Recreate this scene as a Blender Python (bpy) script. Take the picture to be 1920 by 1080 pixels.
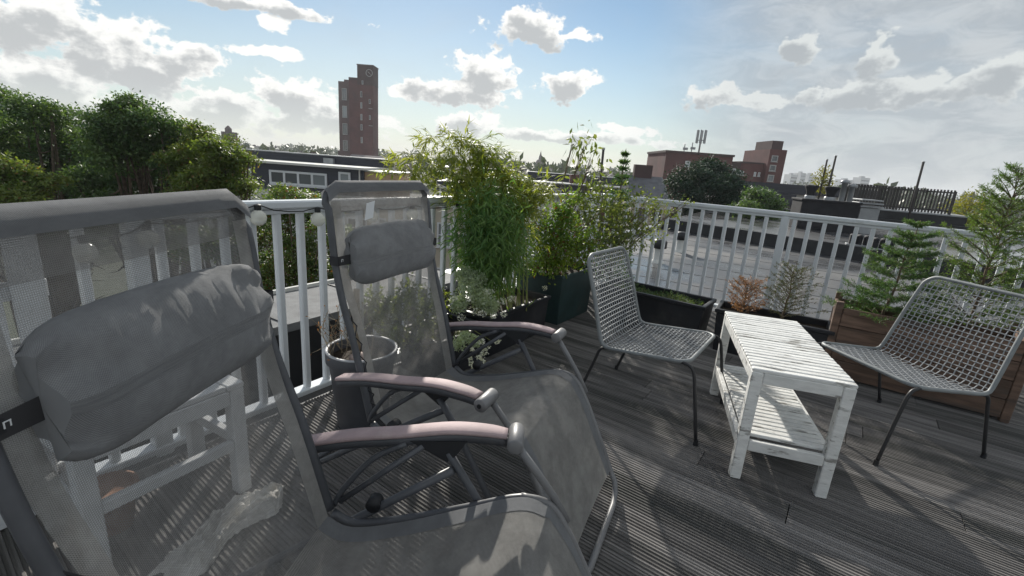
import bpy, math, random
import numpy as np
from mathutils import Vector, Matrix
random.seed(7); rng = np.random.default_rng(7)
for o in list(bpy.data.objects): bpy.data.objects.remove(o)
S = bpy.context.scene
COL = S.collection
R = math.radians

# ------------------------------------------------------------------ camera
FPX, PITCH, ROLL, CAMH = 870.0, R(14.8), R(4.2), 1.30
fwd = Vector((0, math.cos(PITCH), -math.sin(PITCH)))
up0 = Vector((1, 0, 0)).cross(fwd)
right = Vector((1, 0, 0))*math.cos(ROLL) + up0*math.sin(ROLL)
upv = right.cross(fwd)
cam = bpy.data.cameras.new('camera'); camo = bpy.data.objects.new('camera', cam); COL.objects.link(camo)
cam.sensor_width = 36; cam.lens = FPX/1920*36; cam.clip_start = 0.02; cam.clip_end = 5000
m = Matrix((right, upv, -fwd)).transposed().to_4x4(); m.translation = (0, 0, CAMH)
camo.matrix_world = m
S.camera = camo
def ray(x, y): return right*((x-960)/FPX) - upv*((y-540)/FPX) + fwd
def at(x, y, Y):
    d = ray(x, y); return Vector((0, 0, CAMH)) + d*(Y/d.y)
def gz(x, y, z=0.0):
    d = ray(x, y); return Vector((0, 0, CAMH)) + d*((z-CAMH)/d.z)

# ------------------------------------------------------------------ light
SUN_AZ, SUN_EL = math.atan2(-0.15, 1.0), R(26)           # azimuth from +Y, to the sun
sdir = Vector((math.sin(SUN_AZ)*math.cos(SUN_EL), math.cos(SUN_AZ)*math.cos(SUN_EL), math.sin(SUN_EL)))
sun = bpy.data.lights.new('sun', 'SUN'); suno = bpy.data.objects.new('sun', sun); COL.objects.link(suno)
sun.energy = 4.6; sun.angle = R(1.0); sun.color = (1.0, 0.95, 0.86)
suno.rotation_euler = sdir.to_track_quat('Z', 'Y').to_euler()
S.view_settings.view_transform = 'Standard'; S.view_settings.look = 'None'
S.view_settings.exposure = 0.48; S.view_settings.gamma = 1.0
S.render.resolution_x, S.render.resolution_y = 1024, 576
S.cycles.max_bounces = 7; S.cycles.diffuse_bounces = 3; S.cycles.glossy_bounces = 3; S.cycles.transmission_bounces = 4; S.cycles.volume_bounces = 0; S.cycles.transparent_max_bounces = 10

W = bpy.data.worlds.new('World'); S.world = W; W.use_nodes = True
W.cycles.sampling_method = 'MANUAL'; W.cycles.sample_map_resolution = 256
nt = W.node_tree; nt.nodes.clear()
class NG:
    def __init__(s, nt): s.nt = nt
    def n(s, t, **k):
        nd = s.nt.nodes.new(t)
        for a, b in k.items(): setattr(nd, a, b)
        return nd
    def sock(s, i, v):
        if hasattr(v, 'is_output') or isinstance(v, bpy.types.NodeSocket): s.nt.links.new(v, i)
        else: i.default_value = v
    def math(s, op, a, b=0.0, c=0.0, clamp=False):
        nd = s.n('ShaderNodeMath', operation=op, use_clamp=clamp)
        s.sock(nd.inputs[0], a); s.sock(nd.inputs[1], b); s.sock(nd.inputs[2], c)
        return nd.outputs[0]
    def vmath(s, op, a, b=(0, 0, 0), c=(0, 0, 0)):
        nd = s.n('ShaderNodeVectorMath', operation=op)
        s.sock(nd.inputs[0], a); s.sock(nd.inputs[1], b)
        if op == 'MULTIPLY_ADD': s.sock(nd.inputs[2], c)
        return nd.outputs['Value'] if op in ('LENGTH', 'DOT_PRODUCT', 'DISTANCE') else nd.outputs[0]
    def noise(s, vec, scale, detail=4, rough=.5, lac=2.0, dist=0.0):
        nd = s.n('ShaderNodeTexNoise'); s.sock(nd.inputs['Vector'], vec)
        for k, v in (('Scale', scale), ('Detail', detail), ('Roughness', rough), ('Lacunarity', lac), ('Distortion', dist)): nd.inputs[k].default_value = v
        return nd.outputs['Fac']
    def ramp(s, f, a, b, lo=0.0, hi=1.0, smooth=True):
        nd = s.n('ShaderNodeMapRange', interpolation_type='SMOOTHSTEP' if smooth else 'LINEAR')
        s.sock(nd.inputs[0], f)
        for i, v in enumerate((a, b, lo, hi)): s.sock(nd.inputs[i+1], v)
        return nd.outputs[0]
    def mix(s, f, a, b, mode='MIX'):
        nd = s.n('ShaderNodeMix', data_type='RGBA', blend_type=mode)
        s.sock(nd.inputs[0], f); s.sock(nd.inputs[6], a if not isinstance(a, tuple) else (*a[:3], 1)); s.sock(nd.inputs[7], b if not isinstance(b, tuple) else (*b[:3], 1))
        return nd.outputs[2]
g = NG(nt)
sky = g.n('ShaderNodeTexSky', sky_type='NISHITA', sun_disc=False, sun_elevation=SUN_EL, sun_rotation=SUN_AZ, altitude=20, air_density=1.0, dust_density=0.05, ozone_density=2.0)
tc = g.n('ShaderNodeTexCoord').outputs['Generated']
sep = g.n('ShaderNodeSeparateXYZ'); nt.links.new(tc, sep.inputs[0])
az = g.math('ARCTAN2', sep.outputs[0], sep.outputs[1]); el = g.math('ARCSINE', sep.outputs[2])
cmb = g.n('ShaderNodeCombineXYZ'); nt.links.new(az, cmb.inputs[0]); nt.links.new(el, cmb.inputs[1])
P = cmb.outputs[0]
def azel(x, y):
    d = ray(x, y).normalized(); return math.atan2(d.x, d.y), math.asin(d.z)
# each bank of cloud in the sky: direction and angular size (horizontal, vertical)
CL = [(70, 50, 240, 62), (60, 150, 190, 55), (270, 130, 150, 50), (335, 105, 70, 48), (180, 205, 330, 38), (430, 205, 130, 40),
      (560, 185, 95, 42), (600, 226, 160, 28), (470, 7, 190, 14), (502, 42, 30, 20), (492, 97, 70, 11),
      (1000, 58, 80, 36), (1075, 64, 44, 12), (905, 138, 66, 44), (860, 178, 110, 24), (1062, 160, 52, 30), (748, 176, 50, 11),
      (1335, 186, 72, 26), (1410, 192, 60, 13), (1600, 178, 110, 32), (1645, 105, 40, 42), (1730, 165, 88, 30), (1860, 150, 90, 42), (1497, 80, 34, 30),
      (1175, 243, 62, 11), (880, 236, 60, 24), (1060, 256, 220, 12)]
field = None; shade = None
wob = g.n('ShaderNodeTexNoise'); g.sock(wob.inputs['Vector'], P); wob.inputs['Scale'].default_value = 9; wob.inputs['Detail'].default_value = 3
Pw = g.vmath('MULTIPLY_ADD', g.vmath('SUBTRACT', wob.outputs['Color'], (.5, .5, .5)), (.07, .04, 0), P)
for (x, y, hw, hh) in CL:
    a0, e0 = azel(x, y); sa = abs(azel(x+hw, y)[0]-azel(x-hw, y)[0])/2; se = abs(azel(x, y+hh)[1]-azel(x, y-hh)[1])/2
    q = g.vmath('MULTIPLY_ADD', Pw, (1/sa, 1/se, 0), (-a0/sa, -e0/se, 0))
    f = g.vmath('LENGTH', q); field = f if field is None else g.math('MINIMUM', field, f)
    if hw*hh > 1000:
        f2 = g.vmath('DISTANCE', q, (-.10, -.42, 0)); shade = f2 if shade is None else g.math('MINIMUM', shade, f2)
field = g.math('SUBTRACT', 1.0, field); shade = g.math('SUBTRACT', 1.0, shade)
# the same broken cumulus carries on over the rest of the sky
far_n = g.noise(g.vmath('MULTIPLY', P, (1, 1.7, 1)), 3.2, 3, .5)
outside = g.math('MAXIMUM', g.ramp(g.math('ABSOLUTE', az), .78, .98), g.ramp(el, .32, .48))
wide = g.math('MULTIPLY_ADD', far_n, 4.0, -2.1)
field = g.math('MAXIMUM', field, g.math('MULTIPLY_ADD', g.math('SUBTRACT', outside, 1.0), 5.0, wide))
fb = g.noise(g.vmath('MULTIPLY', P, (1, 1.35, 1)), 19, 7, .6)
billow = g.math('ABSOLUTE', g.math('MULTIPLY_ADD', g.noise(g.vmath('MULTIPLY', P, (1, 1.3, 1)), 27, 4, .5), 2.0, -1.0))
dens = g.math('ADD', field, g.math('MULTIPLY_ADD', fb, 3.0, -1.50))
dens = g.math('MULTIPLY_ADD', billow, -.7, g.math('ADD', dens, .16))
alpha = g.ramp(dens, -.02, .26)
shade = g.math('MAXIMUM', shade, g.math('MULTIPLY_ADD', g.math('SUBTRACT', outside, 1.0), 5.0, g.math('ADD', wide, -.3)))
thick = g.ramp(g.math('ADD', shade, g.math('MULTIPLY_ADD', fb, 3.4, -1.7)), .0, .75)
# thin high veil, stronger over the east
veil_n = g.noise(g.vmath('MULTIPLY', P, (1.0, 3.2, 1)), 5.0, 6, .6, dist=.6)
va, ve = azel(1700, 60)
veil = g.math('MULTIPLY', g.ramp(az, .18, .50), g.ramp(veil_n, .10, .62, .62, .95))
veil = g.math('MAXIMUM', veil, g.ramp(veil_n, .45, .8, .0, .16))
SK = 6.5
skyc = g.mix(g.ramp(el, -.02, .30, .62, .0), g.mix(1.0, sky.outputs[0], (.74, .745, .70), 'MULTIPLY'), (SK*.74, SK*.79, SK*.78))
vt = g.noise(g.vmath('MULTIPLY', P, (1.0, 2.4, 1)), 11.0, 6, .65, dist=.8)
skyc = g.mix(veil, skyc, g.mix(g.ramp(vt, .38, .66), (SK*.50, SK*.55, SK*.595), (SK*.66, SK*.70, SK*.725)))
# warm bright haze low down beneath the sun
glowv = g.vmath('MULTIPLY_ADD', P, (1/.62, 1/.34, 0), (-(SUN_AZ-.17)/.62, -.10/.34, 0))
glow = g.ramp(g.vmath('LENGTH', glowv), 0.0, 1.0, .22, 0.0)
skyc = g.mix(glow, skyc, (SK*1.0, SK*.99, SK*.92))
toE = g.ramp(az, .15, .45)
cb = g.mix(toE, (SK*1.18, SK*1.17, SK*1.13), (SK*.82, SK*.86, SK*.855)); cd = g.mix(toE, (SK*.60, SK*.62, SK*.63), (SK*.50, SK*.54, SK*.57))
cc = g.mix(thick, cb, cd)
final = g.mix(g.math('MULTIPLY', alpha, g.ramp(el, -.01, .10, .35, .97)), skyc, cc)
bg = g.n('ShaderNodeBackground'); nt.links.new(final, bg.inputs[0]); bg.inputs[1].default_value = 0.10
nt.links.new(bg.outputs[0], g.n('ShaderNodeOutputWorld').inputs[0])

# ------------------------------------------------------------------ materials
MATS = {}
def base_mat(name):
    mt = bpy.data.materials.new(name); mt.use_nodes = True; mt.node_tree.nodes.clear(); MATS[name] = mt
    return mt, NG(mt.node_tree)
def pm(name, c, rough=.6, var=.25, scale=6.0, metal=0.0, bump=0.0, bscale=60, dirt=None, dirt_s=3.0, dirt_t=(.5, .7), spec=.4, rvar=0.0, stretch=(1, 1, 1), objrand=0.0, coords='Object', ramp_lo=.3, ramp_hi=.7):
    mt, g = base_mat(name)
    out = g.n('ShaderNodeOutputMaterial'); b = g.n('ShaderNodeBsdfPrincipled'); g.nt.links.new(b.outputs[0], out.inputs[0])
    v = g.n('ShaderNodeTexCoord').outputs[coords]; v = g.vmath('MULTIPLY', v, stretch)
    oi = g.n('ShaderNodeObjectInfo').outputs['Random']
    v = g.vmath('ADD', v, g.vmath('MULTIPLY', g.vmath('ADD', (0, 0, 0), (1, 1, 1)), (0, 0, 0))) if objrand == 0 else g.vmath('MULTIPLY_ADD', _comb(g, oi), (37, 11, 5), v)
    n1 = g.noise(v, scale, 6, .6)
    k = g.ramp(n1, ramp_lo, ramp_hi, 1-var, 1+var)
    if objrand: k = g.math('MULTIPLY', k, g.ramp(oi, 0, 1, 1-objrand, 1+objrand, False))
    cm = g.vmath('SCALE', c[:3]); cm.node.inputs[0].default_value = c[:3]; g.sock(cm.node.inputs['Scale'], k)
    colr = cm
    if dirt:
        d = g.ramp(g.noise(v, dirt_s, 8, .65), *dirt_t)
        colr = g.mix(d, colr, tuple(dirt))
    g.sock(b.inputs['Base Color'], colr); b.inputs['Metallic'].default_value = metal
    b.inputs['Specular IOR Level'].default_value = spec
    if rvar: g.sock(b.inputs['Roughness'], g.ramp(g.noise(v, scale*.6, 5, .6), .35, .65, max(.02, rough-rvar), min(1, rough+rvar)))
    else: b.inputs['Roughness'].default_value = rough
    if bump:
        bn = g.n('ShaderNodeBump'); bn.inputs['Strength'].default_value = bump; bn.inputs['Distance'].default_value = .01
        g.sock(bn.inputs['Height'], g.noise(v, bscale, 5, .6)); g.sock(b.inputs['Normal'], bn.outputs[0])
    return mt
def _comb(g, s):
    c = g.n('ShaderNodeCombineXYZ')
    for i in range(3): g.nt.links.new(s, c.inputs[i])
    return c.outputs[0]
def leafm(name, c1, c2, trans=.45, rough=.5, c3=None, c3t=.9, patch=1.2):
    mt, g = base_mat(name)
    out = g.n('ShaderNodeOutputMaterial')
    rp = g.n('ShaderNodeNewGeometry').outputs['Random Per Island']
    pn = g.ramp(g.noise(g.n('ShaderNodeTexCoord').outputs['Object'], patch, 3, .5), .3, .7)
    f = g.math('MULTIPLY_ADD', rp, .55, g.math('MULTIPLY', pn, .45))
    col = g.mix(f, c1, c2)
    if c3: col = g.mix(g.ramp(rp, c3t, c3t+.01), col, c3)
    p = g.n('ShaderNodeBsdfPrincipled'); g.sock(p.inputs['Base Color'], col); p.inputs['Roughness'].default_value = rough; p.inputs['Specular IOR Level'].default_value = .35
    t = g.n('ShaderNodeBsdfTranslucent'); g.sock(t.inputs[0], g.mix(1.0, col, (1.35, 1.35, .55), 'MULTIPLY'))
    mx = g.n('ShaderNodeMixShader'); mx.inputs[0].default_value = trans
    g.nt.links.new(p.outputs[0], mx.inputs[1]); g.nt.links.new(t.outputs[0], mx.inputs[2]); g.nt.links.new(mx.outputs[0], out.inputs[0])
    return mt
def slingm(name, c, open_, weave=True, var=.2):
    """open woven mesh cloth: threads with gaps between"""
    mt, g = base_mat(name)
    out = g.n('ShaderNodeOutputMaterial'); v = g.n('ShaderNodeTexCoord').outputs['UV']
    k = g.ramp(g.noise(v, 9, 7, .7), .3, .75, 1-var, 1+var*1.2)
    st = g.ramp(g.noise(v, 3.5, 9, .75), .60, .78)            # dusty patches
    s0 = g.n('ShaderNodeSeparateXYZ'); g.nt.links.new(v, s0.inputs[0])
    wv = g.math('MULTIPLY', g.math('SINE', g.math('MULTIPLY', s0.outputs[0], 2*math.pi/.0034)), g.math('SINE', g.math('MULTIPLY', s0.outputs[1], 2*math.pi/.0034)))
    k = g.math('MULTIPLY', k, g.math('MULTIPLY_ADD', wv, .30, 1.0))
    cm = g.vmath('SCALE', c); cm.node.inputs[0].default_value = c; g.sock(cm.node.inputs['Scale'], k)
    colr = g.mix(g.math('MULTIPLY', st, .35), cm, tuple(min(1, x*1.9) for x in c))
    d = g.n('ShaderNodeBsdfPrincipled'); g.sock(d.inputs['Base Color'], colr); d.inputs['Roughness'].default_value = .75; d.inputs['Specular IOR Level'].default_value = .25
    d.inputs['Sheen Weight'].default_value = .12
    bn = g.n('ShaderNodeBump'); bn.inputs['Strength'].default_value = .55; bn.inputs['Distance'].default_value = .004
    g.sock(bn.inputs['Height'], g.math('MULTIPLY_ADD', g.noise(v, 16, 8, .72), 2.2, g.math('MULTIPLY', wv, .25))); g.sock(d.inputs['Normal'], bn.outputs[0])
    t = g.n('ShaderNodeBsdfTranslucent'); g.sock(t.inputs[0], colr)
    m1 = g.n('ShaderNodeMixShader'); m1.inputs[0].default_value = .48
    g.nt.links.new(d.outputs[0], m1.inputs[1]); g.nt.links.new(t.outputs[0], m1.inputs[2])
    last = m1.outputs[0]
    if open_ > 0:
        sp = g.n('ShaderNodeSeparateXYZ'); g.nt.links.new(v, sp.inputs[0])
        sx = g.math('SINE', g.math('MULTIPLY', sp.outputs[0], 2*math.pi/.0031)); sy = g.math('SINE', g.math('MULTIPLY', sp.outputs[1], 2*math.pi/.0031))
        w = g.math('MULTIPLY_ADD', g.math('MAXIMUM', sx, sy), .22, 1-open_-.10)
        tr = g.n('ShaderNodeBsdfTransparent'); m2 = g.n('ShaderNodeMixShader')
        lw = g.n('ShaderNodeLayerWeight'); lw.inputs[0].default_value = .35
        g.sock(m2.inputs[0], g.math('ADD', w, g.math('MULTIPLY', lw.outputs['Facing'], .25), clamp=True))
        g.nt.links.new(tr.outputs[0], m2.inputs[1]); g.nt.links.new(last, m2.inputs[2]); last = m2.outputs[0]
    g.nt.links.new(last, out.inputs[0])
    return mt
def glassm(name, c=(.05, .06, .07)):
    mt, g = base_mat(name)
    out = g.n('ShaderNodeOutputMaterial'); b = g.n('ShaderNodeBsdfPrincipled'); g.nt.links.new(b.outputs[0], out.inputs[0])
    rnd = g.n('ShaderNodeObjectInfo').outputs['Random']
    g.sock(b.inputs['Base Color'], g.mix(g.ramp(rnd, .2, .9), c, (.25, .28, .30))); b.inputs['Roughness'].default_value = .06; b.inputs['Specular IOR Level'].default_value = .8
    return mt
pm('deck', (.160, .152, .147), .78, .42, 2.6, stretch=(1.0, 7, 7), objrand=.26, bump=.35, bscale=60, dirt=(.070, .070, .066), dirt_s=1.1, dirt_t=(.47, .66), spec=.3, rvar=.15)
pm('paint_white', (.62, .64, .66), .5, .07, 5, dirt=(.42, .42, .41), dirt_s=4, dirt_t=(.58, .75))
pm('rail_paint', (.60, .63, .66), .38, .06, 3, dirt=(.40, .41, .40), dirt_s=9, dirt_t=(.60, .8), bump=.05, bscale=90)
pm('worn_white', (.70, .70, .68), .62, .10, 6, stretch=(2.2, 9, 9), objrand=.06, dirt=(.28, .27, .25), dirt_s=3.2, dirt_t=(.54, .64), bump=.3, bscale=40)
pm('bench_white', (.62, .64, .66), .6, .08, 6, dirt=(.40, .40, .38), dirt_s=5, dirt_t=(.56, .72), bump=.15)
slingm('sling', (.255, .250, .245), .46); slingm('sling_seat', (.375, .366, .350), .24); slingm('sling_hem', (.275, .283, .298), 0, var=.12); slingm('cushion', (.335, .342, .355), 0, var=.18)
pm('frame_dark', (.068, .072, .082), .42, .2, 8, spec=.5, dirt=(.13, .13, .13), dirt_s=14, dirt_t=(.58, .8)); pm('frame_grey', (.16, .16, .165), .45, .15, 8, spec=.5)
pm('arm_pad', (.36, .275, .28), .72, .18, 7, dirt=(.45, .39, .37), dirt_s=6, dirt_t=(.5, .7), bump=.1)
pm('black_plastic', (.018, .019, .022), .55, .2, 10, dirt=(.06, .06, .058), dirt_s=6, dirt_t=(.55, .8)); pm('cord', (.03, .03, .033), .8, .1)
pm('wire_frame', (.20, .215, .22), .5, .12, 10, spec=.4); pm('wire_cord', (.33, .34, .35), .7, .15, 40); pm('leg_black', (.03, .03, .032), .45, .2)
pm('planter_black', (.016, .017, .021), .5, .3, 5, dirt=(.055, .052, .05), dirt_s=3, dirt_t=(.5, .8), rvar=.15); pm('planter_green', (.018, .040, .040), .55, .3, 5, dirt=(.05, .055, .05), dirt_s=4, dirt_t=(.55, .8))
pm('pot_grey', (.085, .088, .10), .55, .15, 6, dirt=(.17, .17, .17), dirt_s=7, dirt_t=(.58, .8)); pm('pot_rim', (.45, .46, .48), .5, .1)
pm('soil', (.035, .026, .018), .95, .5, 25, bump=1.0, bscale=50); pm('terracotta', (.30, .16, .10), .8, .2, 8); pm('stone', (.34, .27, .24), .85, .25, 14, bump=.5)
pm('crate_wood', (.145, .092, .066), .75, .4, 3.5, stretch=(1, 8, 8), objrand=.22, bump=.3, bscale=40, dirt=(.075, .058, .048), dirt_s=2, dirt_t=(.5, .7))
pm('bark', (.10, .078, .058), .9, .4, 12, bump=.8, bscale=30); pm('twig', (.13, .095, .065), .85, .3, 20); pm('dry_stalk', (.30, .25, .18), .85, .3, 14); pm('culm', (.22, .24, .08), .6, .3, 12)
leafm('leaf_tree', (0.041, 0.104, 0.041), (0.145, 0.217, 0.072), .38); leafm('leaf_tree_b', (0.075, 0.144, 0.031), (0.213, 0.250, 0.062), .45, c3=(.19, .12, .04), c3t=.95)
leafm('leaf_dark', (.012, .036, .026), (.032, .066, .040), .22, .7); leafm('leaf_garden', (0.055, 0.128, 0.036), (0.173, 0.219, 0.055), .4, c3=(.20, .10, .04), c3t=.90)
leafm('leaf_bamboo', (0.121, 0.187, 0.033), (0.374, 0.385, 0.083), .5); leafm('leaf_bamboo_low', (0.058, 0.156, 0.047), (0.195, 0.286, 0.078), .45)
leafm('leaf_shrub', (0.050, 0.150, 0.027), (0.237, 0.294, 0.050), .5, c3=(.18, .06, .04), c3t=.93); leafm('leaf_scrag', (0.083, 0.132, 0.044), (0.220, 0.242, 0.077), .5)
leafm('leaf_silver', (.30, .38, .26), (.50, .56, .44), .4); leafm('needle', (0.037, 0.112, 0.043), (0.125, 0.188, 0.062), .35); leafm('needle_soft', (0.060, 0.138, 0.036), (0.156, 0.216, 0.060), .4)
leafm('needle_dry', (.26, .115, .065), (.38, .20, .12), .3); leafm('needle_thin', (.045, .070, .030), (.100, .110, .050), .3); leafm('herb', (0.042, 0.098, 0.042), (0.140, 0.182, 0.084), .35)
leafm('petal', (.60, .60, .56), (.78, .78, .76), .3); leafm('leaf_gold', (.12, .14, .02), (.30, .27, .05), .5); leafm('leaf_far', (.035, .060, .034), (.075, .095, .050), .2, patch=.05)
pm('brick', (.115, .048, .046), .85, .22, .35, dirt=(.085, .046, .046), dirt_s=.12, dirt_t=(.45, .7)); pm('brick_dark', (.070, .044, .044), .85, .2, .3); pm('brick_grey', (.125, .085, .083), .85, .2, .3)
pm('render_white', (.58, .58, .55), .8, .08, .6, dirt=(.45, .44, .40), dirt_s=.5, dirt_t=(.5, .75)); pm('render_cream', (.46, .42, .34), .8, .08, .5); pm('clad_navy', (.030, .034, .048), .6, .25, 1.2, stretch=(.4, 1, 8)); pm('clad_tan', (.38, .26, .16), .75, .15, 1.5, stretch=(.5, 1, 6))
pm('slate', (.105, .11, .125), .6, .25, 2); pm('win_grey', (.36, .36, .36), .6, .1); pm('win_white', (.62, .64, .66), .5, .05); glassm('glass'); pm('bitumen', (.070, .070, .073), .46, .25, .55, dirt=(.105, .105, .105), dirt_s=.35, dirt_t=(.45, .7), rvar=.30, bump=.15, bscale=12, spec=.6)
pm('bitumen_wet', (.085, .085, .088), .24, .25, .4, dirt=(.13, .13, .13), dirt_s=.3, dirt_t=(.45, .7), rvar=.20, spec=.7)
pm('bitumen_dark', (.022, .023, .026), .5, .3, 2); pm('felt_grey', (.13, .135, .14), .8, .25, 6, bump=.5, bscale=120); pm('zinc', (.30, .31, .32), .4, .15, 2, metal=.3); pm('chimney_black', (.018, .018, .022), .8, .3, 3); pm('fence_wood', (.055, .050, .048), .8, .3, 3, stretch=(6, 6, 1), objrand=.3)
pm('ground', (.075, .085, .060), .95, .4, .02, coords='Object'); pm('far_concrete', (.40, .42, .44), .8, .1, .05); pm('roof_far', (.15, .13, .13), .8, .3, .1, objrand=.35); pm('wall_far', (.30, .25, .22), .85, .2, .1, objrand=.35); pm('rag', (.58, .57, .54), .9, .2, 9, bump=.5, bscale=70); pm('cable', (.02, .02, .02), .6, .1)
mt, g = base_mat('bulb'); o_ = g.n('ShaderNodeOutputMaterial'); b_ = g.n('ShaderNodeBsdfPrincipled'); b_.inputs['Base Color'].default_value = (.80, .80, .72, 1); b_.inputs['Roughness'].default_value = .15; b_.inputs['Transmission Weight'].default_value = .35; b_.inputs['Subsurface Weight'].default_value = .0; g.nt.links.new(b_.outputs[0], o_.inputs[0])

# ------------------------------------------------------------------ mesh helpers
def newobj(name, me, mat=None, parent=None):
    o = bpy.data.objects.new(name, me); COL.objects.link(o)
    if mat and me is not None and len(me.materials) == 0: me.materials.append(MATS[mat])
    if parent is not None: o.parent = parent
    return o
def tag(o, label, cat=None, group=None, kind=None):
    if label: o['label'] = label
    if cat: o['category'] = cat
    if group: o['group'] = group
    if kind: o['kind'] = kind
    return o
def thing(name, label, cat, loc=(0, 0, 0), rz=0.0, group=None):
    o = bpy.data.objects.new(name, None); COL.objects.link(o); o.empty_display_size = .1
    o.location = loc; o.rotation_euler = (0, 0, rz)
    return tag(o, label, cat, group)
class MB:
    def __init__(s): s.v = []; s.f = []; s.uv = None
    def add(s, vs, fs):
        b = len(s.v); s.v += [tuple(x) for x in vs]; s.f += [tuple(b+i for i in f) for f in fs]; return s
    def box(s, c, d, rz=0.0, M=None):
        hx, hy, hz = d[0]/2, d[1]/2, d[2]/2
        vs = [Vector((x, y, z)) for z in (-hz, hz) for x, y in ((-hx, -hy), (hx, -hy), (hx, hy), (-hx, hy))]
        Rm = M if M is not None else Matrix.Rotation(rz, 3, 'Z')
        return s.add([Rm @ v + Vector(c) for v in vs], [(3, 2, 1, 0), (4, 5, 6, 7), (0, 1, 5, 4), (1, 2, 6, 5), (2, 3, 7, 6), (3, 0, 4, 7)])
    def bbox(s, c, d, bev=.004, rz=0.0):
        """box with chamfered edges"""
        hx, hy, hz = d[0]/2, d[1]/2, d[2]/2; b = min(bev, hx*.8, hy*.8, hz*.8)
        ring = lambda x, y, z: [(x-b, -y, z), (x, -y+b, z), (x, y-b, z), (x-b, y, z), (-x+b, y, z), (-x, y-b, z), (-x, -y+b, z), (-x+b, -y, z)]
        L = [ring(hx-b, hy-b, -hz), ring(hx, hy, -hz+b), ring(hx, hy, hz-b), ring(hx-b, hy-b, hz)]
        Rm = Matrix.Rotation(rz, 3, 'Z'); vs = [Rm @ Vector(p) + Vector(c) for r in L for p in r]
        fs = [tuple(range(7, -1, -1)), tuple(range(24, 32))]
        for k in range(3):
            for i in range(8): j = (i+1) % 8; fs.append((k*8+i, k*8+j, k*8+8+j, k*8+8+i))
        return s.add(vs, fs)
    def tube(s, pts, r, n=8, closed=False, cap=True):
        pts = [Vector(p) for p in pts]; N = len(pts); rr = r if hasattr(r, '__len__') else [r]*N
        nrm = None; vs = []
        for i, p in enumerate(pts):
            t = (pts[(i+1) % N] - pts[i-1]) if closed else (pts[min(i+1, N-1)] - pts[max(i-1, 0)])
            t.normalize()
            if nrm is None:
                a = Vector((0, 0, 1)) if abs(t.z) < .9 else Vector((1, 0, 0)); nrm = (a - t*a.dot(t)).normalized()
            else: nrm = (nrm - t*nrm.dot(t)).normalized()
            b = t.cross(nrm)
            for k in range(n):
                q = 2*math.pi*(k+.5)/n; vs.append(p + (nrm*math.cos(q) + b*math.sin(q))*rr[i])
        fs = []
        for i in range(N if closed else N-1):
            j = (i+1) % N
            for k in range(n): l = (k+1) % n; fs.append((i*n+k, i*n+l, j*n+l, j*n+k))
        if cap and not closed: fs += [tuple(range(n-1, -1, -1)), tuple((N-1)*n+k for k in range(n))]
        return s.add(vs, fs)
    def lathe(s, prof, c=(0, 0, 0), n=24):
        vs = [(c[0]+r*math.cos(2*math.pi*k/n), c[1]+r*math.sin(2*math.pi*k/n), c[2]+z) for r, z in prof for k in range(n)]
        fs = [(i*n+k, i*n+(k+1) % n, (i+1)*n+(k+1) % n, (i+1)*n+k) for i in range(len(prof)-1) for k in range(n)]
        return s.add(vs, fs)
    def prism(s, poly, z0, z1):
        n = len(poly)
        return s.add([(x, y, z0) for x, y in poly] + [(x, y, z1) for x, y in poly], [tuple(range(n-1, -1, -1)), tuple(range(n, 2*n))] + [(i, (i+1) % n, n+(i+1) % n, n+i) for i in range(n)])
    def mesh(s, name='m', smooth=False):
        me = bpy.data.meshes.new(name); me.from_pydata(s.v, [], s.f); me.validate(); me.update()
        if smooth:
            me.polygons.foreach_set('use_smooth', [True]*len(me.polygons))
        return me
    def build(s, name, mat, parent=None, smooth=False, world=False):
        if world and parent is not None:
            Mi = (Matrix.Translation(parent.location) @ parent.rotation_euler.to_matrix().to_4x4()).inverted()
            s.v = [tuple(Mi @ Vector(v)) for v in s.v]
        me = s.mesh(name, smooth)
        return newobj(name, me, mat, parent)
def sub(o, lv=1):
    md = o.modifiers.new('Subdivision', 'SUBSURF'); md.levels = lv; md.render_levels = lv; return o
def grid_obj(name, mat, P, parent=None, uv=None, thick=0.0, smooth=True):
    """P: (n,m,3) array of points; uv: (n,m,2) metres"""
    n, m = P.shape[:2]
    fs = [(i*m+j, i*m+j+1, (i+1)*m+j+1, (i+1)*m+j) for i in range(n-1) for j in range(m-1)]
    me = bpy.data.meshes.new(name); me.from_pydata(P.reshape(-1, 3).tolist(), [], fs); me.update()
    if uv is not None:
        ul = me.uv_layers.new(name='UVMap'); U = uv.reshape(-1, 2)
        idx = np.empty(len(me.loops), dtype=np.int32); me.loops.foreach_get('vertex_index', idx)
        ul.data.foreach_set('uv', U[idx].astype(np.float32).ravel())
    if smooth: me.polygons.foreach_set('use_smooth', [True]*len(me.polygons))
    o = newobj(name, me, mat, parent)
    if thick:
        md = o.modifiers.new('Solidify', 'SOLIDIFY'); md.thickness = thick; md.offset = 0
    return o
def catmull(pts, n):
    pts = [np.array(p, float) for p in pts]; Q = [2*pts[0]-pts[1]] + pts + [2*pts[-1]-pts[-2]]; out = []
    for i in range(1, len(Q)-2):
        for k in range(n):
            t = k/n; a, b, c, d = Q[i-1:i+3]
            out.append(.5*((2*b) + (c-a)*t + (2*a-5*b+4*c-d)*t*t + (-a+3*b-3*c+d)*t**3))
    out.append(pts[-1]); return np.array(out)
def unit(a): return a/np.maximum(np.linalg.norm(a, axis=-1, keepdims=True), 1e-9)
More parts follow.
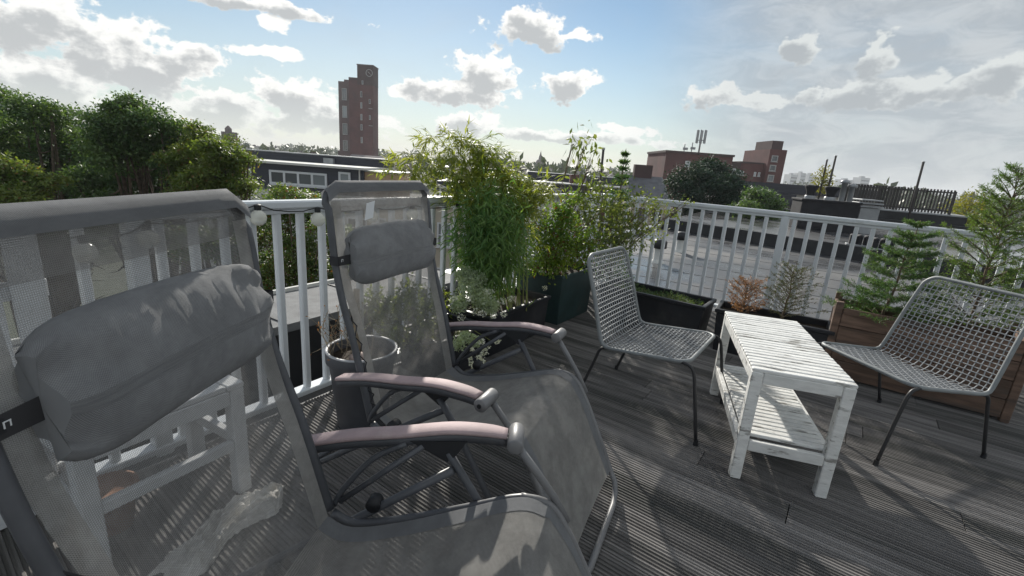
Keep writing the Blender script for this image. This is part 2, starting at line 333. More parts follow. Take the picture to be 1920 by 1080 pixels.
def leaves(name, mat, C, D, Nn, L, Wd, parent=None, bend=0.0, world_off=None):
    """one leaf per row: base C, direction D, normal N, length, width -> four-point blades"""
    C, D, Nn = np.asarray(C, float), unit(np.asarray(D, float)), np.asarray(Nn, float)
    Sd = unit(np.cross(D, Nn)); Nn = np.cross(Sd, D)
    L = np.broadcast_to(L, len(C))[:, None]; Wd = np.broadcast_to(Wd, len(C))[:, None]
    mid = C + D*L*.42 + Nn*L*bend*.4
    V = np.stack([C, mid - Sd*Wd/2, C + D*L - Nn*L*bend*.35, mid + Sd*Wd/2], 1)
    if world_off is not None: V = V - np.array(world_off)
    N = len(C); me = bpy.data.meshes.new(name)
    me.vertices.add(N*4); me.vertices.foreach_set('co', V.reshape(-1).astype(np.float32))
    if bend:
        idx = (np.arange(N)[:, None]*4 + np.array([0, 1, 3, 1, 2, 3])).reshape(-1); k = 3
    else:
        idx = np.arange(N*4); k = 4
    me.loops.add(len(idx)); me.loops.foreach_set('vertex_index', idx.astype(np.int32))
    npoly = len(idx)//k; me.polygons.add(npoly); me.polygons.foreach_set('loop_start', (np.arange(npoly)*k).astype(np.int32))
    me.update(calc_edges=True)
    o = newobj(name, me, mat, parent); o['kind'] = 'stuff'
    return o
def rdir(n, zb=0.0):
    d = rng.normal(size=(n, 3)); d[:, 2] += zb; return unit(d)

# ------------------------------------------------------------------ the plan of the roof terrace
uL = Vector((math.cos(R(58)), math.sin(R(58)), 0)); aR = R(-35.5); uR = Vector((math.cos(aR), math.sin(aR), 0)); nR = Vector((-uR.y, uR.x, 0))
corner = Vector((.94, 5.54, 0)); RAILZ = 1.06
LstP = corner - uL*7.6; RendP = corner + uR*7.5

GZ = -11.0
gnd = MB().add([(-3000, -400, GZ), (3000, -400, GZ), (3000, 4200, GZ), (-3000, 4200, GZ)], [(0, 1, 2, 3)]).build('ground', 'ground'); gnd['kind'] = 'structure'

# own building below the deck and the flat roof around it
v2 = Vector((uL.y, -uL.x, 0))
def uv_pt(u, v): p = corner + uL*u + v2*v; return (p.x, p.y)
t = thing('flat_roof_building', 'grey bitumen flat roof spreading beyond the railing, with puddles', 'building', (corner.x+6, corner.y+5, -.5))
MB().prism([uv_pt(-12, -2.35), uv_pt(-12, 16), uv_pt(34, 16), uv_pt(34, -2.35)], GZ, -.55).build('wall', 'brick', t, world=True)
MB().prism([uv_pt(-12, -2.5), uv_pt(-12, 16.2), uv_pt(34, 16.2), uv_pt(34, -2.5)], -.54, -.5).build('roof', 'bitumen', t, world=True)
e0 = Vector((*uv_pt(-12, -2.42), -.43)); e1 = Vector((*uv_pt(34, -2.42), -.43))
MB().box((e0+e1)/2, ((e1-e0).length, .22, .12), R(58)).build('roof_edge', 'zinc', t, world=True)
A2, B2 = Vector((5.2, 16.5, 0)), Vector((11.6, 9.5, 0))
MB().prism([tuple(q.xy) for q in (A2, B2, B2+uR*9, B2+uR*9+uL*22, A2+uL*17)], -.498, -.16).build('upper_roof', 'bitumen_wet', t, world=True)
for (pa, pb, h, w) in ((tuple((A2-v2*.05-uL*.02).xy), tuple((B2-uL*.02).xy), .375, .10), ((11.9, 25.2), (25.5, 16.0), .62, .35)):
    pa, pb = Vector((*pa, 0)), Vector((*pb, 0)); mid = (pa+pb)/2; dd = pb-pa
    MB().box((mid.x, mid.y, -.5+h/2), (dd.length, w, h), math.atan2(dd.y, dd.x)).build('roof_upstand', 'bitumen_dark', t, world=True)
for k in range(9):
    sa_, sb_ = Vector((*uv_pt(1.1+k*1.02, -2.3), -.4985)), Vector((*uv_pt(1.1+k*1.02, 9.0), -.4985))
    if (sa_-A2).dot(uL) < -1.5 or k < 9: MB().box((sa_+sb_)/2, ((sb_-sa_).length, .035, .005), R(58)-math.pi/2).build('felt_seam', 'bitumen_dark', t, world=True)
# deck slab
S0 = MB().prism([(LstP.x, LstP.y), (LstP.x+uR.x*9, LstP.y+uR.y*9), (RendP.x, RendP.y), (corner.x, corner.y)], -.495, -.036).build('roof_slab', 'bitumen_dark'); S0['kind'] = 'structure'

# deck boards, ridged, each one a piece
deck = bpy.data.objects.new('deck', None); COL.objects.link(deck); deck['kind'] = 'structure'; tag(deck, 'grey weathered ridged timber decking of the roof terrace')
BW, TH = .1465, .026
prof = [(-BW/2, -TH), (-BW/2, -.002), (-BW/2+.002, 0)]
ng = 8; pw = (BW-.010)/ng
for i in range(ng):
    x0 = -BW/2+.005+pw*i
    prof += [(x0+pw*.18, 0), (x0+pw*.30, -.0052), (x0+pw*.70, -.0052), (x0+pw*.82, 0)]
prof += [(BW/2-.002, 0), (BW/2, -.002), (BW/2, -TH)]
mbp = MB(); n_ = len(prof)
mbp.add([(x, y, z) for x in (-.5, .5) for y, z in prof], [(i, i+1, n_+i+1, n_+i) for i in range(n_-1)] + [(n_-1, 0, n_, 2*n_-1), tuple(range(n_-1, -1, -1)), tuple(range(n_, 2*n_))])
plank_me = mbp.mesh('plank'); plank_me.materials.append(MATS['deck'])
for i in range(52):
    off = .10 + BW/2 + i*.1505
    start = corner - nR*off
    # where the left railing line meets this board
    k = (corner - start); den = uR.x*uL.y - uR.y*uL.x
    s0 = (k.x*uL.y - k.y*uL.x)/den + .06
    s = s0; first = True; end = 7.4
    while s < end:
        ln = random.uniform(1.2, 3.2) if first else random.uniform(2.4, 3.6)
        ln = min(ln, end-s)
        if end - s - ln < .5: ln = end-s
        o = newobj('plank', plank_me, None, deck); c = start + uR*(s+ln/2)
        o.location = (c.x, c.y, random.uniform(-.0012, .0012)); o.rotation_euler = (0, 0, aR+random.uniform(-.0006, .0006)); o.scale = (ln-.004, 1, 1)
        s += ln; first = False

# ------------------------------------------------------------------ railings
bal_me = MB().bbox((0, 0, .52), (.034, .034, 1.0), .006).mesh('baluster'); bal_me.materials.append(MATS['rail_paint'])
post_me = MB().bbox((0, 0, .51), (.065, .065, 1.02), .006).mesh('post'); post_me.materials.append(MATS['rail_paint'])
def railing(a, b, label, pitch, phase, posts):
    d = (b-a); Ln = d.length; d.normalize(); ang = math.atan2(d.y, d.x)
    t = thing('railing', label, 'railing', (a.x, a.y, 0), ang, 'white railings round the terrace')
    MB().bbox((Ln/2, 0, RAILZ-.02), (Ln, .07, .040), .008).build('top_rail', 'rail_paint', t)
    MB().bbox((Ln/2, 0, RAILZ-.052), (Ln, .045, .022), .004).build('top_rail_lip', 'rail_paint', t)
    MB().bbox((Ln/2, 0, .035), (Ln, .075, .030), .005).build('bottom_rail', 'rail_paint', t)
    for p in posts:
        o = newobj('post', post_me, None, t); o.location = (p, 0, 0)
    k = 0; x = phase
    while x < Ln-.03:
        if all(abs(x-p) > .06 for p in posts):
            o = newobj('baluster', bal_me, None, t); o.location = (x, 0, 0)
        x += pitch
    return t
railing(LstP, corner, 'white metal railing behind the two reclining chairs, hung with bulbs', .121, .035, (3.10, 7.56))
railing(corner+uR*.06, RendP, 'white metal railing along the grey flat roof, behind the wooden crate', .118, .06, (1.87, 4.75))

# ------------------------------------------------------------------ reclining chairs
BACK = [(-.19, 1.19), (-.172, 1.06), (-.156, .93), (-.127, .80), (-.075, .64), (-.032, .48), (-.004, .37)]
SEAT = [(.06, .345), (.20, .375), (.36, .430), (.50, .478)]
LEG = [(.575, .462), (.635, .375), (.70, .245), (.775, .088)]
HW = .287
def recliner(loc, rz, label, tilt=0.0, pz=0.0):
    t = thing('reclining_chair', label, 'chair', loc, rz, 'mesh reclining garden chairs')
    bp = catmull(BACK, 5); sp = catmull([BACK[-1]] + SEAT + LEG[:1], 5); lp = catmull([SEAT[-1]] + LEG, 5)
    # back frame: hoop
    hoop = [(x-.006, -HW, z) for x, z in bp[::-1]]; top = hoop[-1]
    rc = .06
    left = [p for p in hoop if p[2] < 1.19-rc]
    arc = [(top[0]-.002, -HW+rc*(1-math.cos(q)), 1.19-rc+rc*math.sin(q)) for q in np.linspace(0, math.pi/2, 7)]
    path = left + arc + [(x, -y, z) for x, y, z in (left+arc)[::-1]]
    MB().tube(path, .0125, 10).build('back_frame', 'frame_dark', t, True)
    for s in (-1, 1):
        sf = [(x, s*HW, z-.012) for x, z in sp]
        MB().tube(sf, .0125, 10).build('seat_frame', 'frame_dark', t, True)
    lf = [(x, -HW, z-.008) for x, z in lp] + [(.800, -HW+.01, .045)]
    hoopb = lf + [(.815, -HW+.05, .020), (.822, -HW+.12, .014)]
    MB().tube(hoopb + [(x, -y, z) for x, y, z in hoopb[::-1]], .0120, 10).build('leg_frame', 'frame_grey', t, True)
    # sling cloth: back, seat and leg panel in one length
    P2 = np.concatenate([bp[:-1], sp[:-1], catmull(LEG, 5)])
    ds = np.r_[0, np.cumsum(np.linalg.norm(np.diff(P2, axis=0), axis=1))]
    tang = np.gradient(P2, axis=0); nn = np.stack([tang[:, 1], -tang[:, 0]], 1); nn = nn/np.linalg.norm(nn, axis=1, keepdims=True)
    if True:
        nn = np.where((nn[:, :1]*1 + nn[:, 1:]*1) < 0, -nn, nn)          # towards the sitter
    wy = np.linspace(-1, 1, 15)
    hwf = np.where(ds < .36, HW-.004, HW-.030) + 0*ds
    hwf = np.interp(ds, [0, .30, .5, .95, 1.3, 9], [HW-.006, HW-.006, HW-.022, HW-.030, HW-.012, HW-.012])
    sag = np.interp(ds, [0, .05, .4, .75, .95, 1.2, 1.42, 9], [0, .004, .018, .028, .03, .022, .008, .004])
    def sheet(i0, i1, w0, w1, nm, mat, lift=0.0, ny=15):
        w = np.linspace(w0, w1, ny); I = np.arange(i0, i1)
        G = np.zeros((len(I), ny, 3)); U = np.zeros((len(I), ny, 2))
        for a, i in enumerate(I):
            sg = -sag[i]*(1-w**2) + lift
            G[a, :, 0] = P2[i, 0] + nn[i, 0]*sg; G[a, :, 2] = P2[i, 1] + nn[i, 1]*sg; G[a, :, 1] = w*hwf[i]
            U[a, :, 0] = w*hwf[i]; U[a, :, 1] = ds[i]
        return grid_obj(nm, mat, G, t, U, 0)
    nb = len(bp)-1
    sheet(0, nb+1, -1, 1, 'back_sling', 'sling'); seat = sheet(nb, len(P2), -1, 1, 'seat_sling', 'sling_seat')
    n_all = len(P2)
    for s in (-1, 1):
        e = (-1.0, -.84) if s < 0 else (.84, 1.0)
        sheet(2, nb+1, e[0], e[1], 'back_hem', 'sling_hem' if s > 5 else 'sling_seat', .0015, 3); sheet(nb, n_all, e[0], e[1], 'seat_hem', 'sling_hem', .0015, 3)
    # pocket over the top bar
    pr_ = [(-.175, 1.168), (-.177, 1.182), (-.182, 1.198), (-.195, 1.207), (-.209, 1.197), (-.209, 1.182), (-.207, 1.168)]
    w = np.linspace(-1, 1, 13); G = np.zeros((len(pr_), 13, 3)); U = np.zeros((len(pr_), 13, 2))
    for a, (x, z) in enumerate(pr_):
        drop = np.clip((np.abs(w)-.86)/.14, 0, 1)**2*.030
        G[a, :, 0] = x; G[a, :, 2] = z - drop; G[a, :, 1] = w*(HW+.006); U[a, :, 0] = w*HW; U[a, :, 1] = a*.03
    grid_obj('top_pocket', 'sling_hem', G, t, U)
    G = np.zeros((3, 13, 3)); U = np.zeros((3, 13, 2))
    for a, z in enumerate((1.168, 1.135, 1.100)):
        G[a, :, 0] = -.206 + (1.168-z)*.12; G[a, :, 2] = z; G[a, :, 1] = w*(HW-.008); U[a, :, 0] = w*HW; U[a, :, 1] = a*.034
    grid_obj('pocket_back', 'sling', G, t, U)
    # elastic lacing at the lower back and seat
    for s in (-1,):
        lc = []
        for i in range(nb-13, nb):
            p = P2[i]; y = s*(HW-.004) if i % 2 else s*(hwf[i]-.004); lc.append((p[0]+nn[i, 0]*.004, y, p[1]+nn[i, 1]*.004))
        MB().tube(lc, .0024, 5).build('lacing', 'cord', t)
    # arms
    ap = catmull([(-.105, .530), (.03, .567), (.17, .592), (.30, .618), (.40, .622), (.452, .617)], 5)
    for s in (-1, 1):
        ya = s*.334; mb = MB(); n_ = len(ap); mb2 = MB()
        for (b_, hw_, zt, zb) in ((mb, .0265, .010, -.001), (mb2, .0235, -.002, -.024)):
            vs = []
            for i, (x, z) in enumerate(ap):
                k = 1 - .25*max(0, (i-n_*.72)/(n_*.28))
                vs += [(x, ya-hw_*k, z+zb), (x, ya-hw_*k, z+zt-.004), (x, ya-hw_*k*.8, z+zt), (x, ya+hw_*k*.8, z+zt), (x, ya+hw_*k, z+zt-.004), (x, ya+hw_*k, z+zb)]
            fs = [(i*6+j, i*6+(j+1) % 6, (i+1)*6+(j+1) % 6, (i+1)*6+j) for i in range(n_-1) for j in range(6)] + [(5, 4, 3, 2, 1, 0), tuple((n_-1)*6+j for j in range(6))]
            b_.add(vs, fs)
        arm = mb.build('armrest', 'arm_pad', t, True); mb2.build('armrest_base', 'frame_dark', arm, True)
        kb = MB().tube([(.475, ya-s*.048, .612), (.475, ya-s*.044, .612), (.475, ya+s*.040, .612), (.475, ya+s*.044, .612)], [.017, .021, .021, .018], 18).build('knob', 'frame_grey', arm, True)
        MB().tube([(.475, ya+s*.0445, .612), (.475, ya+s*.047, .612)], .007, 12).build('bolt', 'black_plastic', arm)
        MB().tube([(.478, s*.312, .605), (.532, s*.305, .540), (.585, s*.302, .470), (.628, s*.300, .400)], .0105, 10).build('arm_post', 'frame_grey', t, True)
        # stand: bracket and crossing tubes
        MB().add([(x, ya-s*.02+y_, z) for y_ in (-.006, .006) for x, z in ((.20, .587), (.35, .602), (.325, .560), (.300, .535), (.275, .548))], [(0, 1, 2, 3, 4), (9, 8, 7, 6, 5)] + [(i, (i+1) % 5+0, (i+1) % 5+5, i+5) for i in range(5)]).build('bracket', 'black_plastic', t)
        MB().tube([(.300, s*.318, .560), (.366, s*.310, .460), (.50, s*.306, .24), (.625, s*.302, .035), (.655, s*.302, .014)], .0115, 10).build('stand_leg', 'frame_dark', t, True)
        MB().tube([(.318, s*.300, .520), (.145, s*.300, .398), (-.10, s*.300, .225), (-.36, s*.300, .035), (-.395, s*.300, .014)], .0115, 10).build('stand_leg', 'frame_dark', t, True)
        MB().tube(catmull([(.19, s*.315, .575), (.10, s*.312, .52), (.02, s*.308, .42), (-.005, s*.300, .372)], 4), .0085, 8).build('link', 'frame_dark', t, True)
        MB().tube([(.235, s*.312, .575), (.012, s*.302, .385)], .0085, 8).build('link', 'frame_dark', t, True)
        MB().tube([(.108, s*.318, .392), (.108, s*.285, .392)], .02, 12).build('hinge', 'black_plastic', t, True)
    for x in (-.395, .655): MB().tube([(x, -.302, .014), (x, .302, .014)], .0115, 10).build('foot_bar', 'frame_dark', t, True)
    # head cushion
    nu, nv = 33, 30; G = np.zeros((nu, nv, 3)); U = np.zeros((nu, nv, 2)); zc = .945 + pz
    ph = rng.uniform(0, 6, 8)
    for i in range(nu):
        w_ = -1 + 2*i/(nu-1); e = (1-.42*abs(w_)**9); y = w_*.238
        for j in range(nv):
            q = 2*math.pi*j/nv; c, s_ = math.cos(q), math.sin(q)
            rx = .046*e*(abs(c)**.9)*math.copysign(1, c); rz_ = .104*(e**.6)*(abs(s_)**.98)*math.copysign(1, s_)
            crease = .0030*math.sin(w_*9+ph[0]+2*q)*abs(w_)**1.5 + .0012*math.sin(w_*23+ph[1]-3*q) + .0085*math.sin(q*6+ph[2]+w_*3)*abs(w_)**4 + .0022*math.sin(q*9+w_*14+ph[5])*abs(w_)**1.2 + .0016*math.sin(w_*41+q*2+ph[6])
            bulge = 1 + .18*(-s_)*(.5+.5*c)
            bx = np.interp(zc+rz_, [.75, .93, 1.1], [-.105, -.150, -.172])
            G[i, j] = (bx+.014+rx*bulge+crease, y+.004*math.sin(q*3+ph[3]), zc+rz_+crease*.6 + .004*math.sin(w_*2.4+ph[4])); U[i, j] = (y, q*.1)
    G2 = np.concatenate([G, G[:, :1]], 1); U2 = np.concatenate([U, U[:, :1]], 1)
    cu = grid_obj('head_cushion', 'cushion', G2, t, U2)
    for i in (0, nu-1):
        vs = [tuple(p) for p in G[i]]; c_ = G[i].mean(0)
        MB().add(vs + [tuple(c_)], [(j, (j+1) % nv, nv) if i else ((j+1) % nv, j, nv) for j in range(nv)]).build('cushion_end', 'cushion', cu, True)
    for s in (-1, 1):
        st = MB(); zz = zc-.005
        st.add([(-.138, s*.225, zz-.018), (-.138, s*.225, zz+.018), (-.138, s*.300, zz+.016), (-.138, s*.300, zz-.016), (-.172, s*.302, zz+.016), (-.172, s*.302, zz-.016)], [(0, 1, 2, 3), (3, 2, 4, 5)])
        so = st.build('strap', 'cord', cu)
    lbm = MB().box((-.1385, -.284, zc-.004), (.002, .034, .019), 0, Matrix.Rotation(R(8), 3, 'Z')).build('label_tab', 'black_plastic', cu)
    lett = MB()
    for (y0, z0, dy, dz) in ((-.2825, .0, .0018, .009), (-.2785, .0038, .0095, .0016), (-.2745, .0, .0018, .009), (-.2705, .0, .0018, .009)): lett.box((-.1368+(y0+.284)*-.14, y0, zc-.004+z0), (.0006, dy, dz))
    lett.build('lettering', 'win_white', cu)
    if pz == 0: MB().add([(-.160, -.130, 1.128), (-.160, -.085, 1.136), (-.152, -.105, 1.075), (-.152, -.150, 1.068)], [(0, 1, 2, 3)]).build('care_tag', 'win_white', t)
    return t
recliner((-.45, .764, 0), -.045, 'grey mesh reclining chair closest to the camera, in the left foreground', pz=.012)
recliner((-.353, 1.76, 0), -.414, 'grey mesh reclining chair standing upright by the grey flower pot')

# ------------------------------------------------------------------ wire chairs
def wire_chair(loc, rz, label):
    t = thing('wire_chair', label, 'chair', loc, rz, 'woven wire chairs')
    prof = catmull([(.235, .417), (.10, .402), (-.06, .384), (-.18, .372), (-.225, .380), (-.250, .430), (-.310, .620), (-.360, .760), (-.392, .848)], 8)
    ds = np.r_[0, np.cumsum(np.linalg.norm(np.diff(prof, axis=0), axis=1))]; Ls = ds[-1]
    def pos(s, w, off=0.0):
        x = np.interp(s, ds, prof[:, 0]); z = np.interp(s, ds, prof[:, 1])
        x2 = np.interp(s+.002, ds, prof[:, 0]); z2 = np.interp(s+.002, ds, prof[:, 1]); x1 = np.interp(s-.002, ds, prof[:, 0]); z1 = np.interp(s-.002, ds, prof[:, 1])
        tx, tz = x2-x1, z2-z1; l = math.hypot(tx, tz) or 1; nx, nz = -tz/l, tx/l
        if nx*1+nz*1 < 0: nx, nz = -nx, -nz
        hw = np.interp(s, [0, .45, Ls], [.290, .290, .262])
        sg = -.014*(1-w*w)*math.sin(math.pi*min(1, max(0, s/Ls)))
        return (x+nx*(off+sg), w*hw, z+nz*(off+sg))
    rc = .07
    side = [pos(s, -1) for s in np.linspace(rc, Ls-rc, 30)]
    def arc(s_end, sgn):
        out = []
        for q in np.linspace(0, math.pi/2, 6)[1:]:
            s = s_end + sgn*rc*(math.sin(q)); hw = np.interp(s, [0, .45, Ls], [.290, .290, .262]); w = -1 + rc*(1-math.cos(q))/hw
            out.append(pos(s, w))
        return out
    a1 = arc(Ls-rc, 1); a0 = arc(rc, -1)
    half = a0[::-1] + side + a1
    loop = half + [(x, -y, z) for x, y, z in half[::-1]]
    MB().tube(loop, .0105, 9, closed=True).build('frame', 'wire_frame', t, True)
    NW, NSs = 18, 37
    ws = np.linspace(-1, 1, NW+2)[1:-1]; ss = np.linspace(0, Ls, NSs+2)[1:-1]
    for a, w in enumerate(ws):
        lim = rc*(1-math.sqrt(max(0, 1-((abs(w)-(1-rc/.28))/(rc/.28))**2))) if abs(w) > 1-rc/.28 else 0
        pts = [pos(lim+.004, w)] + [pos(s, w, .0026*(1 if (a+b) % 2 else -1)) for b, s in enumerate(ss) if lim < s < Ls-lim] + [pos(Ls-lim-.004, w)]
        MB().tube(pts, .0028, 4, cap=False).build('cord', 'wire_cord', t)
    for b, s in enumerate(ss):
        lim = 1.0 if rc < s < Ls-rc else 1 - (rc/.28)*(1-math.sqrt(max(0, 1-((rc-min(s, Ls-s))/rc)**2)))
        pts = [pos(s, -lim)] + [pos(s, w, -.0026*(1 if (a+b) % 2 else -1)) for a, w in enumerate(ws) if abs(w) < lim] + [pos(s, lim)]
        MB().tube(pts, .0028, 4, cap=False).build('cord', 'wire_cord', t)
    for s in (-1, 1):
        MB().tube(catmull([(.16, s*.272, .405), (.225, s*.285, .408), (.262, s*.287, .385), (.285, s*.288, .30), (.338, s*.290, .012)], 4), .0088, 8).build('leg', 'leg_black', t, True)
        MB().tube(catmull([(-.12, s*.272, .368), (-.200, s*.285, .366), (-.238, s*.287, .345), (-.262, s*.288, .27), (-.345, s*.290, .012)], 4), .0088, 8).build('leg', 'leg_black', t, True)
        for x in (.338, -.345): MB().tube([(x*.998, s*.29, .03), (x*1.003, s*.29, .001)], [.0105, .0125], 8).build('foot_cap', 'black_plastic', t)
    return t
wire_chair((.871, 2.513, 0), R(-35), 'grey woven wire chair facing the white slatted table, left of it')
wire_chair((2.12, 2.376, 0), R(192), 'grey woven wire chair in front of the brown wooden crate')

# ------------------------------------------------------------------ white slatted table
TL = Vector((1.048, 1.841, 0)); TR = Vector((1.422, 1.733, 0)); TB = Vector((1.333, 2.702, 0))
ex = (TR-TL).normalized(); ang = math.atan2(ex.y, ex.x); wT, lT, hT = .392, .905, .540
t = thing('side_table', 'low white slatted wooden table with a lower shelf, paint flaking', 'table', tuple(TL+ex*wT/2+Vector((-ex.y, ex.x, 0))*lT/2), ang)
for sx in (-1, 1):
    for sy in (-1, 1): MB().bbox((sx*(wT/2-.024), sy*(lT/2-.024), (hT-.016)/2), (.046, .046, hT-.016), .004).build('leg', 'worn_white', t)
    MB().bbox((sx*(wT/2-.0145), 0, hT-.042), (.024, lT-.096, .050), .003).build('apron', 'worn_white', t)
    MB().bbox((sx*(wT/2-.0145), 0, .175), (.024, lT-.096, .050), .003).build('shelf_rail', 'worn_white', t)
for sy in (-1, 1):
    MB().bbox((0, sy*(lT/2-.0145), hT-.042), (wT-.096, .024, .050), .003).build('apron', 'worn_white', t)
    MB().bbox((0, sy*(lT/2-.0145), .175), (wT-.096, .024, .050), .003).build('shelf_rail', 'worn_white', t)
sl = MB().bbox((0, 0, 0), (wT, .0315, .016), .003).mesh('slat'); sl.materials.append(MATS['worn_white'])
sl2 = MB().bbox((0, 0, 0), (wT-.056, .0315, .016), .003).mesh('shelf_slat'); sl2.materials.append(MATS['worn_white'])
for i in range(23):
    o = newobj('slat', sl, None, t); o.location = (random.uniform(-.001, .001), -lT/2+.0195+i*(lT-.039)/22, hT-.0078+random.uniform(-.001, .001))
    if 0 < i < 22: o = newobj('shelf_slat', sl2, None, t); o.location = (random.uniform(-.001, .001), -lT/2+.0195+i*(lT-.039)/22, .208)

# ------------------------------------------------------------------ white bench under the left railing
bl = Vector((-.962, 1.55, 0)); bd = Vector((-.47, -.883, 0)); ba = math.atan2(-bd.y, -bd.x); bL, bWd, bH = .50, .36, .462
bn = Vector((-bd.y, bd.x, 0))*-1
t = thing('bench', 'white painted wooden bench seen through the mesh of the nearest reclining chair', 'bench', tuple(bl + bd*bL/2 + bn*bWd/2), ba)
for sx in (-1, 1):
    for sy in (-1, 1): MB().bbox((sx*(bL/2-.026), sy*(bWd/2-.026), (bH-.022)/2), (.050, .050, bH-.022), .004).build('leg', 'bench_white', t)
    MB().bbox((sx*(bL/2-.018), 0, .215), (.028, bWd-.104, .040), .003).build('stretcher', 'bench_white', t)
    MB().bbox((sx*(bL/2-.018), 0, bH-.052), (.028, bWd-.104, .058), .003).build('apron', 'bench_white', t)
    MB().bbox((0, sx*(bWd/2-.018), bH-.052), (bL-.104, .028, .058), .003).build('apron', 'bench_white', t)
    MB().bbox((0, sx*(bWd/2-.018), .215), (bL-.104, .028, .040), .003).build('stretcher', 'bench_white', t)
    MB().bbox((sx*(bL/2-.030), 0, bH-.011), (.060, bWd, .022), .003).build('end_board', 'bench_white', t)
for k in range(3):
    MB().bbox((0, (k-1)*.118, bH-.011), (bL-.124, .112, .020), .003).build('slat', 'bench_white', t)
# terracotta pot below the bench
c = bl + bd*.37 + bn*.20
t = thing('flower_pot', 'small terracotta flower pot on the deck beneath the white bench', 'pot', tuple(c))
MB().lathe([(.0, .0), (.055, .0), (.075, .13), (.084, .13), (.084, .16), (.074, .16), (.070, .14), (0, .135)], n=24).build('pot', 'terracotta', t, True)
# slatted white panel leaning along the left railing
pa = LstP + uL*1.75 + Vector((uL.y, -uL.x, 0))*.07; pbx = 1.15
t = thing('slatted_panel', 'white board panel standing against the railing at the far left', 'panel', tuple(pa), R(58))
for k in range(11): MB().bbox((k*.103, random.uniform(-.004, .004), .49), (.084 + random.uniform(-.006, .006), .016, .975), .003).build('plank', 'bench_white', t)
for z in (.22, .80): MB().bbox((.515, .0195, z), (1.13, .018, .06), .003).build('batten', 'bench_white', t)

# crumpled cloth on the deck
n, m_ = 52, 26; G = np.zeros((n, m_, 3)); ph = rng.uniform(0, 6.3, 14)
p0, p1 = Vector((-1.00, 1.13, 0)), Vector((-.86, 1.56, 0)); dd = (p1-p0); pd = Vector((dd.y, -dd.x, 0)).normalized()
for i in range(n):
    a = i/(n-1); wd = .030 + .050*math.sin(math.pi*min(1, a*1.05))**.8 + .022*math.sin(9*a+1)
    for j in range(m_):
        b = j/(m_-1)*2-1; bb = b + .25*math.sin(9*a+ph[0])
        h = .006 + .022*abs(math.sin(11*a+3*b+ph[1])) + .018*abs(math.sin(6*a-6*b+ph[2])) - .016*abs(math.sin(16*a+7*b+ph[3])) + .012*abs(math.sin(9*b-14*a+ph[4]))
        edge = min(1, (1-abs(b))*4)*min(1, min(a, 1-a)*9)
        p = p0 + dd*(a+.03*math.sin(6*b+ph[6])) + pd*bb*wd
        G[i, j] = (p.x, p.y, .004 + max(.001, abs(h)*.95)*edge)
G[:, :, :2] += rng.normal(size=(n, m_, 2))*.0022; G[1:-1, 1:-1, 2] += np.abs(rng.normal(size=(n-2, m_-2)))*.0045
o = grid_obj('cloth', 'rag', G - np.array([-.93, 1.35, 0]), None, None, 0.0, False); o.location = (-.93, 1.35, 0); tag(o, 'crumpled pale cloth lying on the deck by the bench leg', 'cloth')

# ------------------------------------------------------------------ string lights on the left railing
ln = thing('string_light', 'string of round white bulbs hanging under the top rail on the left', 'string lights', tuple(LstP), R(58))
bulb_px = [(-60, 470), (160, 474), (278, 448), (484, 402), (596, 411), (697, 406), (773, 402), (858, 398), (1005, 405), (1062, 402)]
cab = []; ny_ = -.045
for (x, y) in bulb_px:
    # place where the sight line meets the vertical plane just inside the railing
    d = ray(x, y); nrm = Vector((uL.y, -uL.x, 0)); o_ = LstP + nrm*.05
    tt = (o_ - Vector((0, 0, CAMH))).dot(nrm)/d.dot(nrm); p = Vector((0, 0, CAMH)) + d*tt
    s_ = (p-LstP).dot(uL); z = max(.85, min(.99, p.z))
    if s_ < -.2 or s_ > 7.5: continue
    cab.append((s_, z))
    MB().lathe([(.001, -.036), (.018, -.0315), (.0315, -.018), (.036, 0), (.0315, .018), (.019, .0305), (.013, .035)], (s_, -.05, z), 16).build('bulb', 'bulb', ln, True)
    MB().lathe([(.014, .032), (.015, .058), (.004, .062)], (s_, -.05, z), 12).build('socket', 'black_plastic', ln)
pts = []
for i, (s_, z) in enumerate(cab):
    pts.append((s_, -.05, z+.060))
    if i < len(cab)-1:
        s2, z2 = cab[i+1]
        for k in (.25, .5, .75): pts.append((s_+(s2-s_)*k, -.045, (z*(1-k)+z2*k)+.045-.012*math.sin(k*3.14)))
MB().tube(pts, .003, 5).build('cable', 'cable', ln)

# ------------------------------------------------------------------ plants
def branchy(mb, p, d, L, r, depth, tips, spread=.6, n=3, up=.1, seg=4):
    p = Vector(p); d = Vector(d).normalized(); pts = [p.copy()]; q = p.copy(); dd = d.copy()
    for k in range(seg):
        dd = (dd + Vector(rng.normal(size=3))*.10 + Vector((0, 0, up*.3))).normalized(); q = q + dd*(L/seg); pts.append(q.copy())
    mb.tube(pts, [r*(1-.55*i/seg) for i in range(seg+1)], 5 if depth > 1 else 4, cap=False)
    tips.append((q.copy(), dd.copy(), depth))
    if depth > 0:
        for k in range(n):
            a = .35 + .65*(k+random.random())/n; i = min(seg-1, int(a*seg)); bp_ = pts[i].lerp(pts[i+1], a*seg-i)
            nd = (dd*.7 + Vector(rng.normal(size=3))*spread + Vector((0, 0, up))).normalized()
            branchy(mb, bp_, nd, L*random.uniform(.5, .75), r*.5, depth-1, tips, spread, n, up, max(2, seg-1))

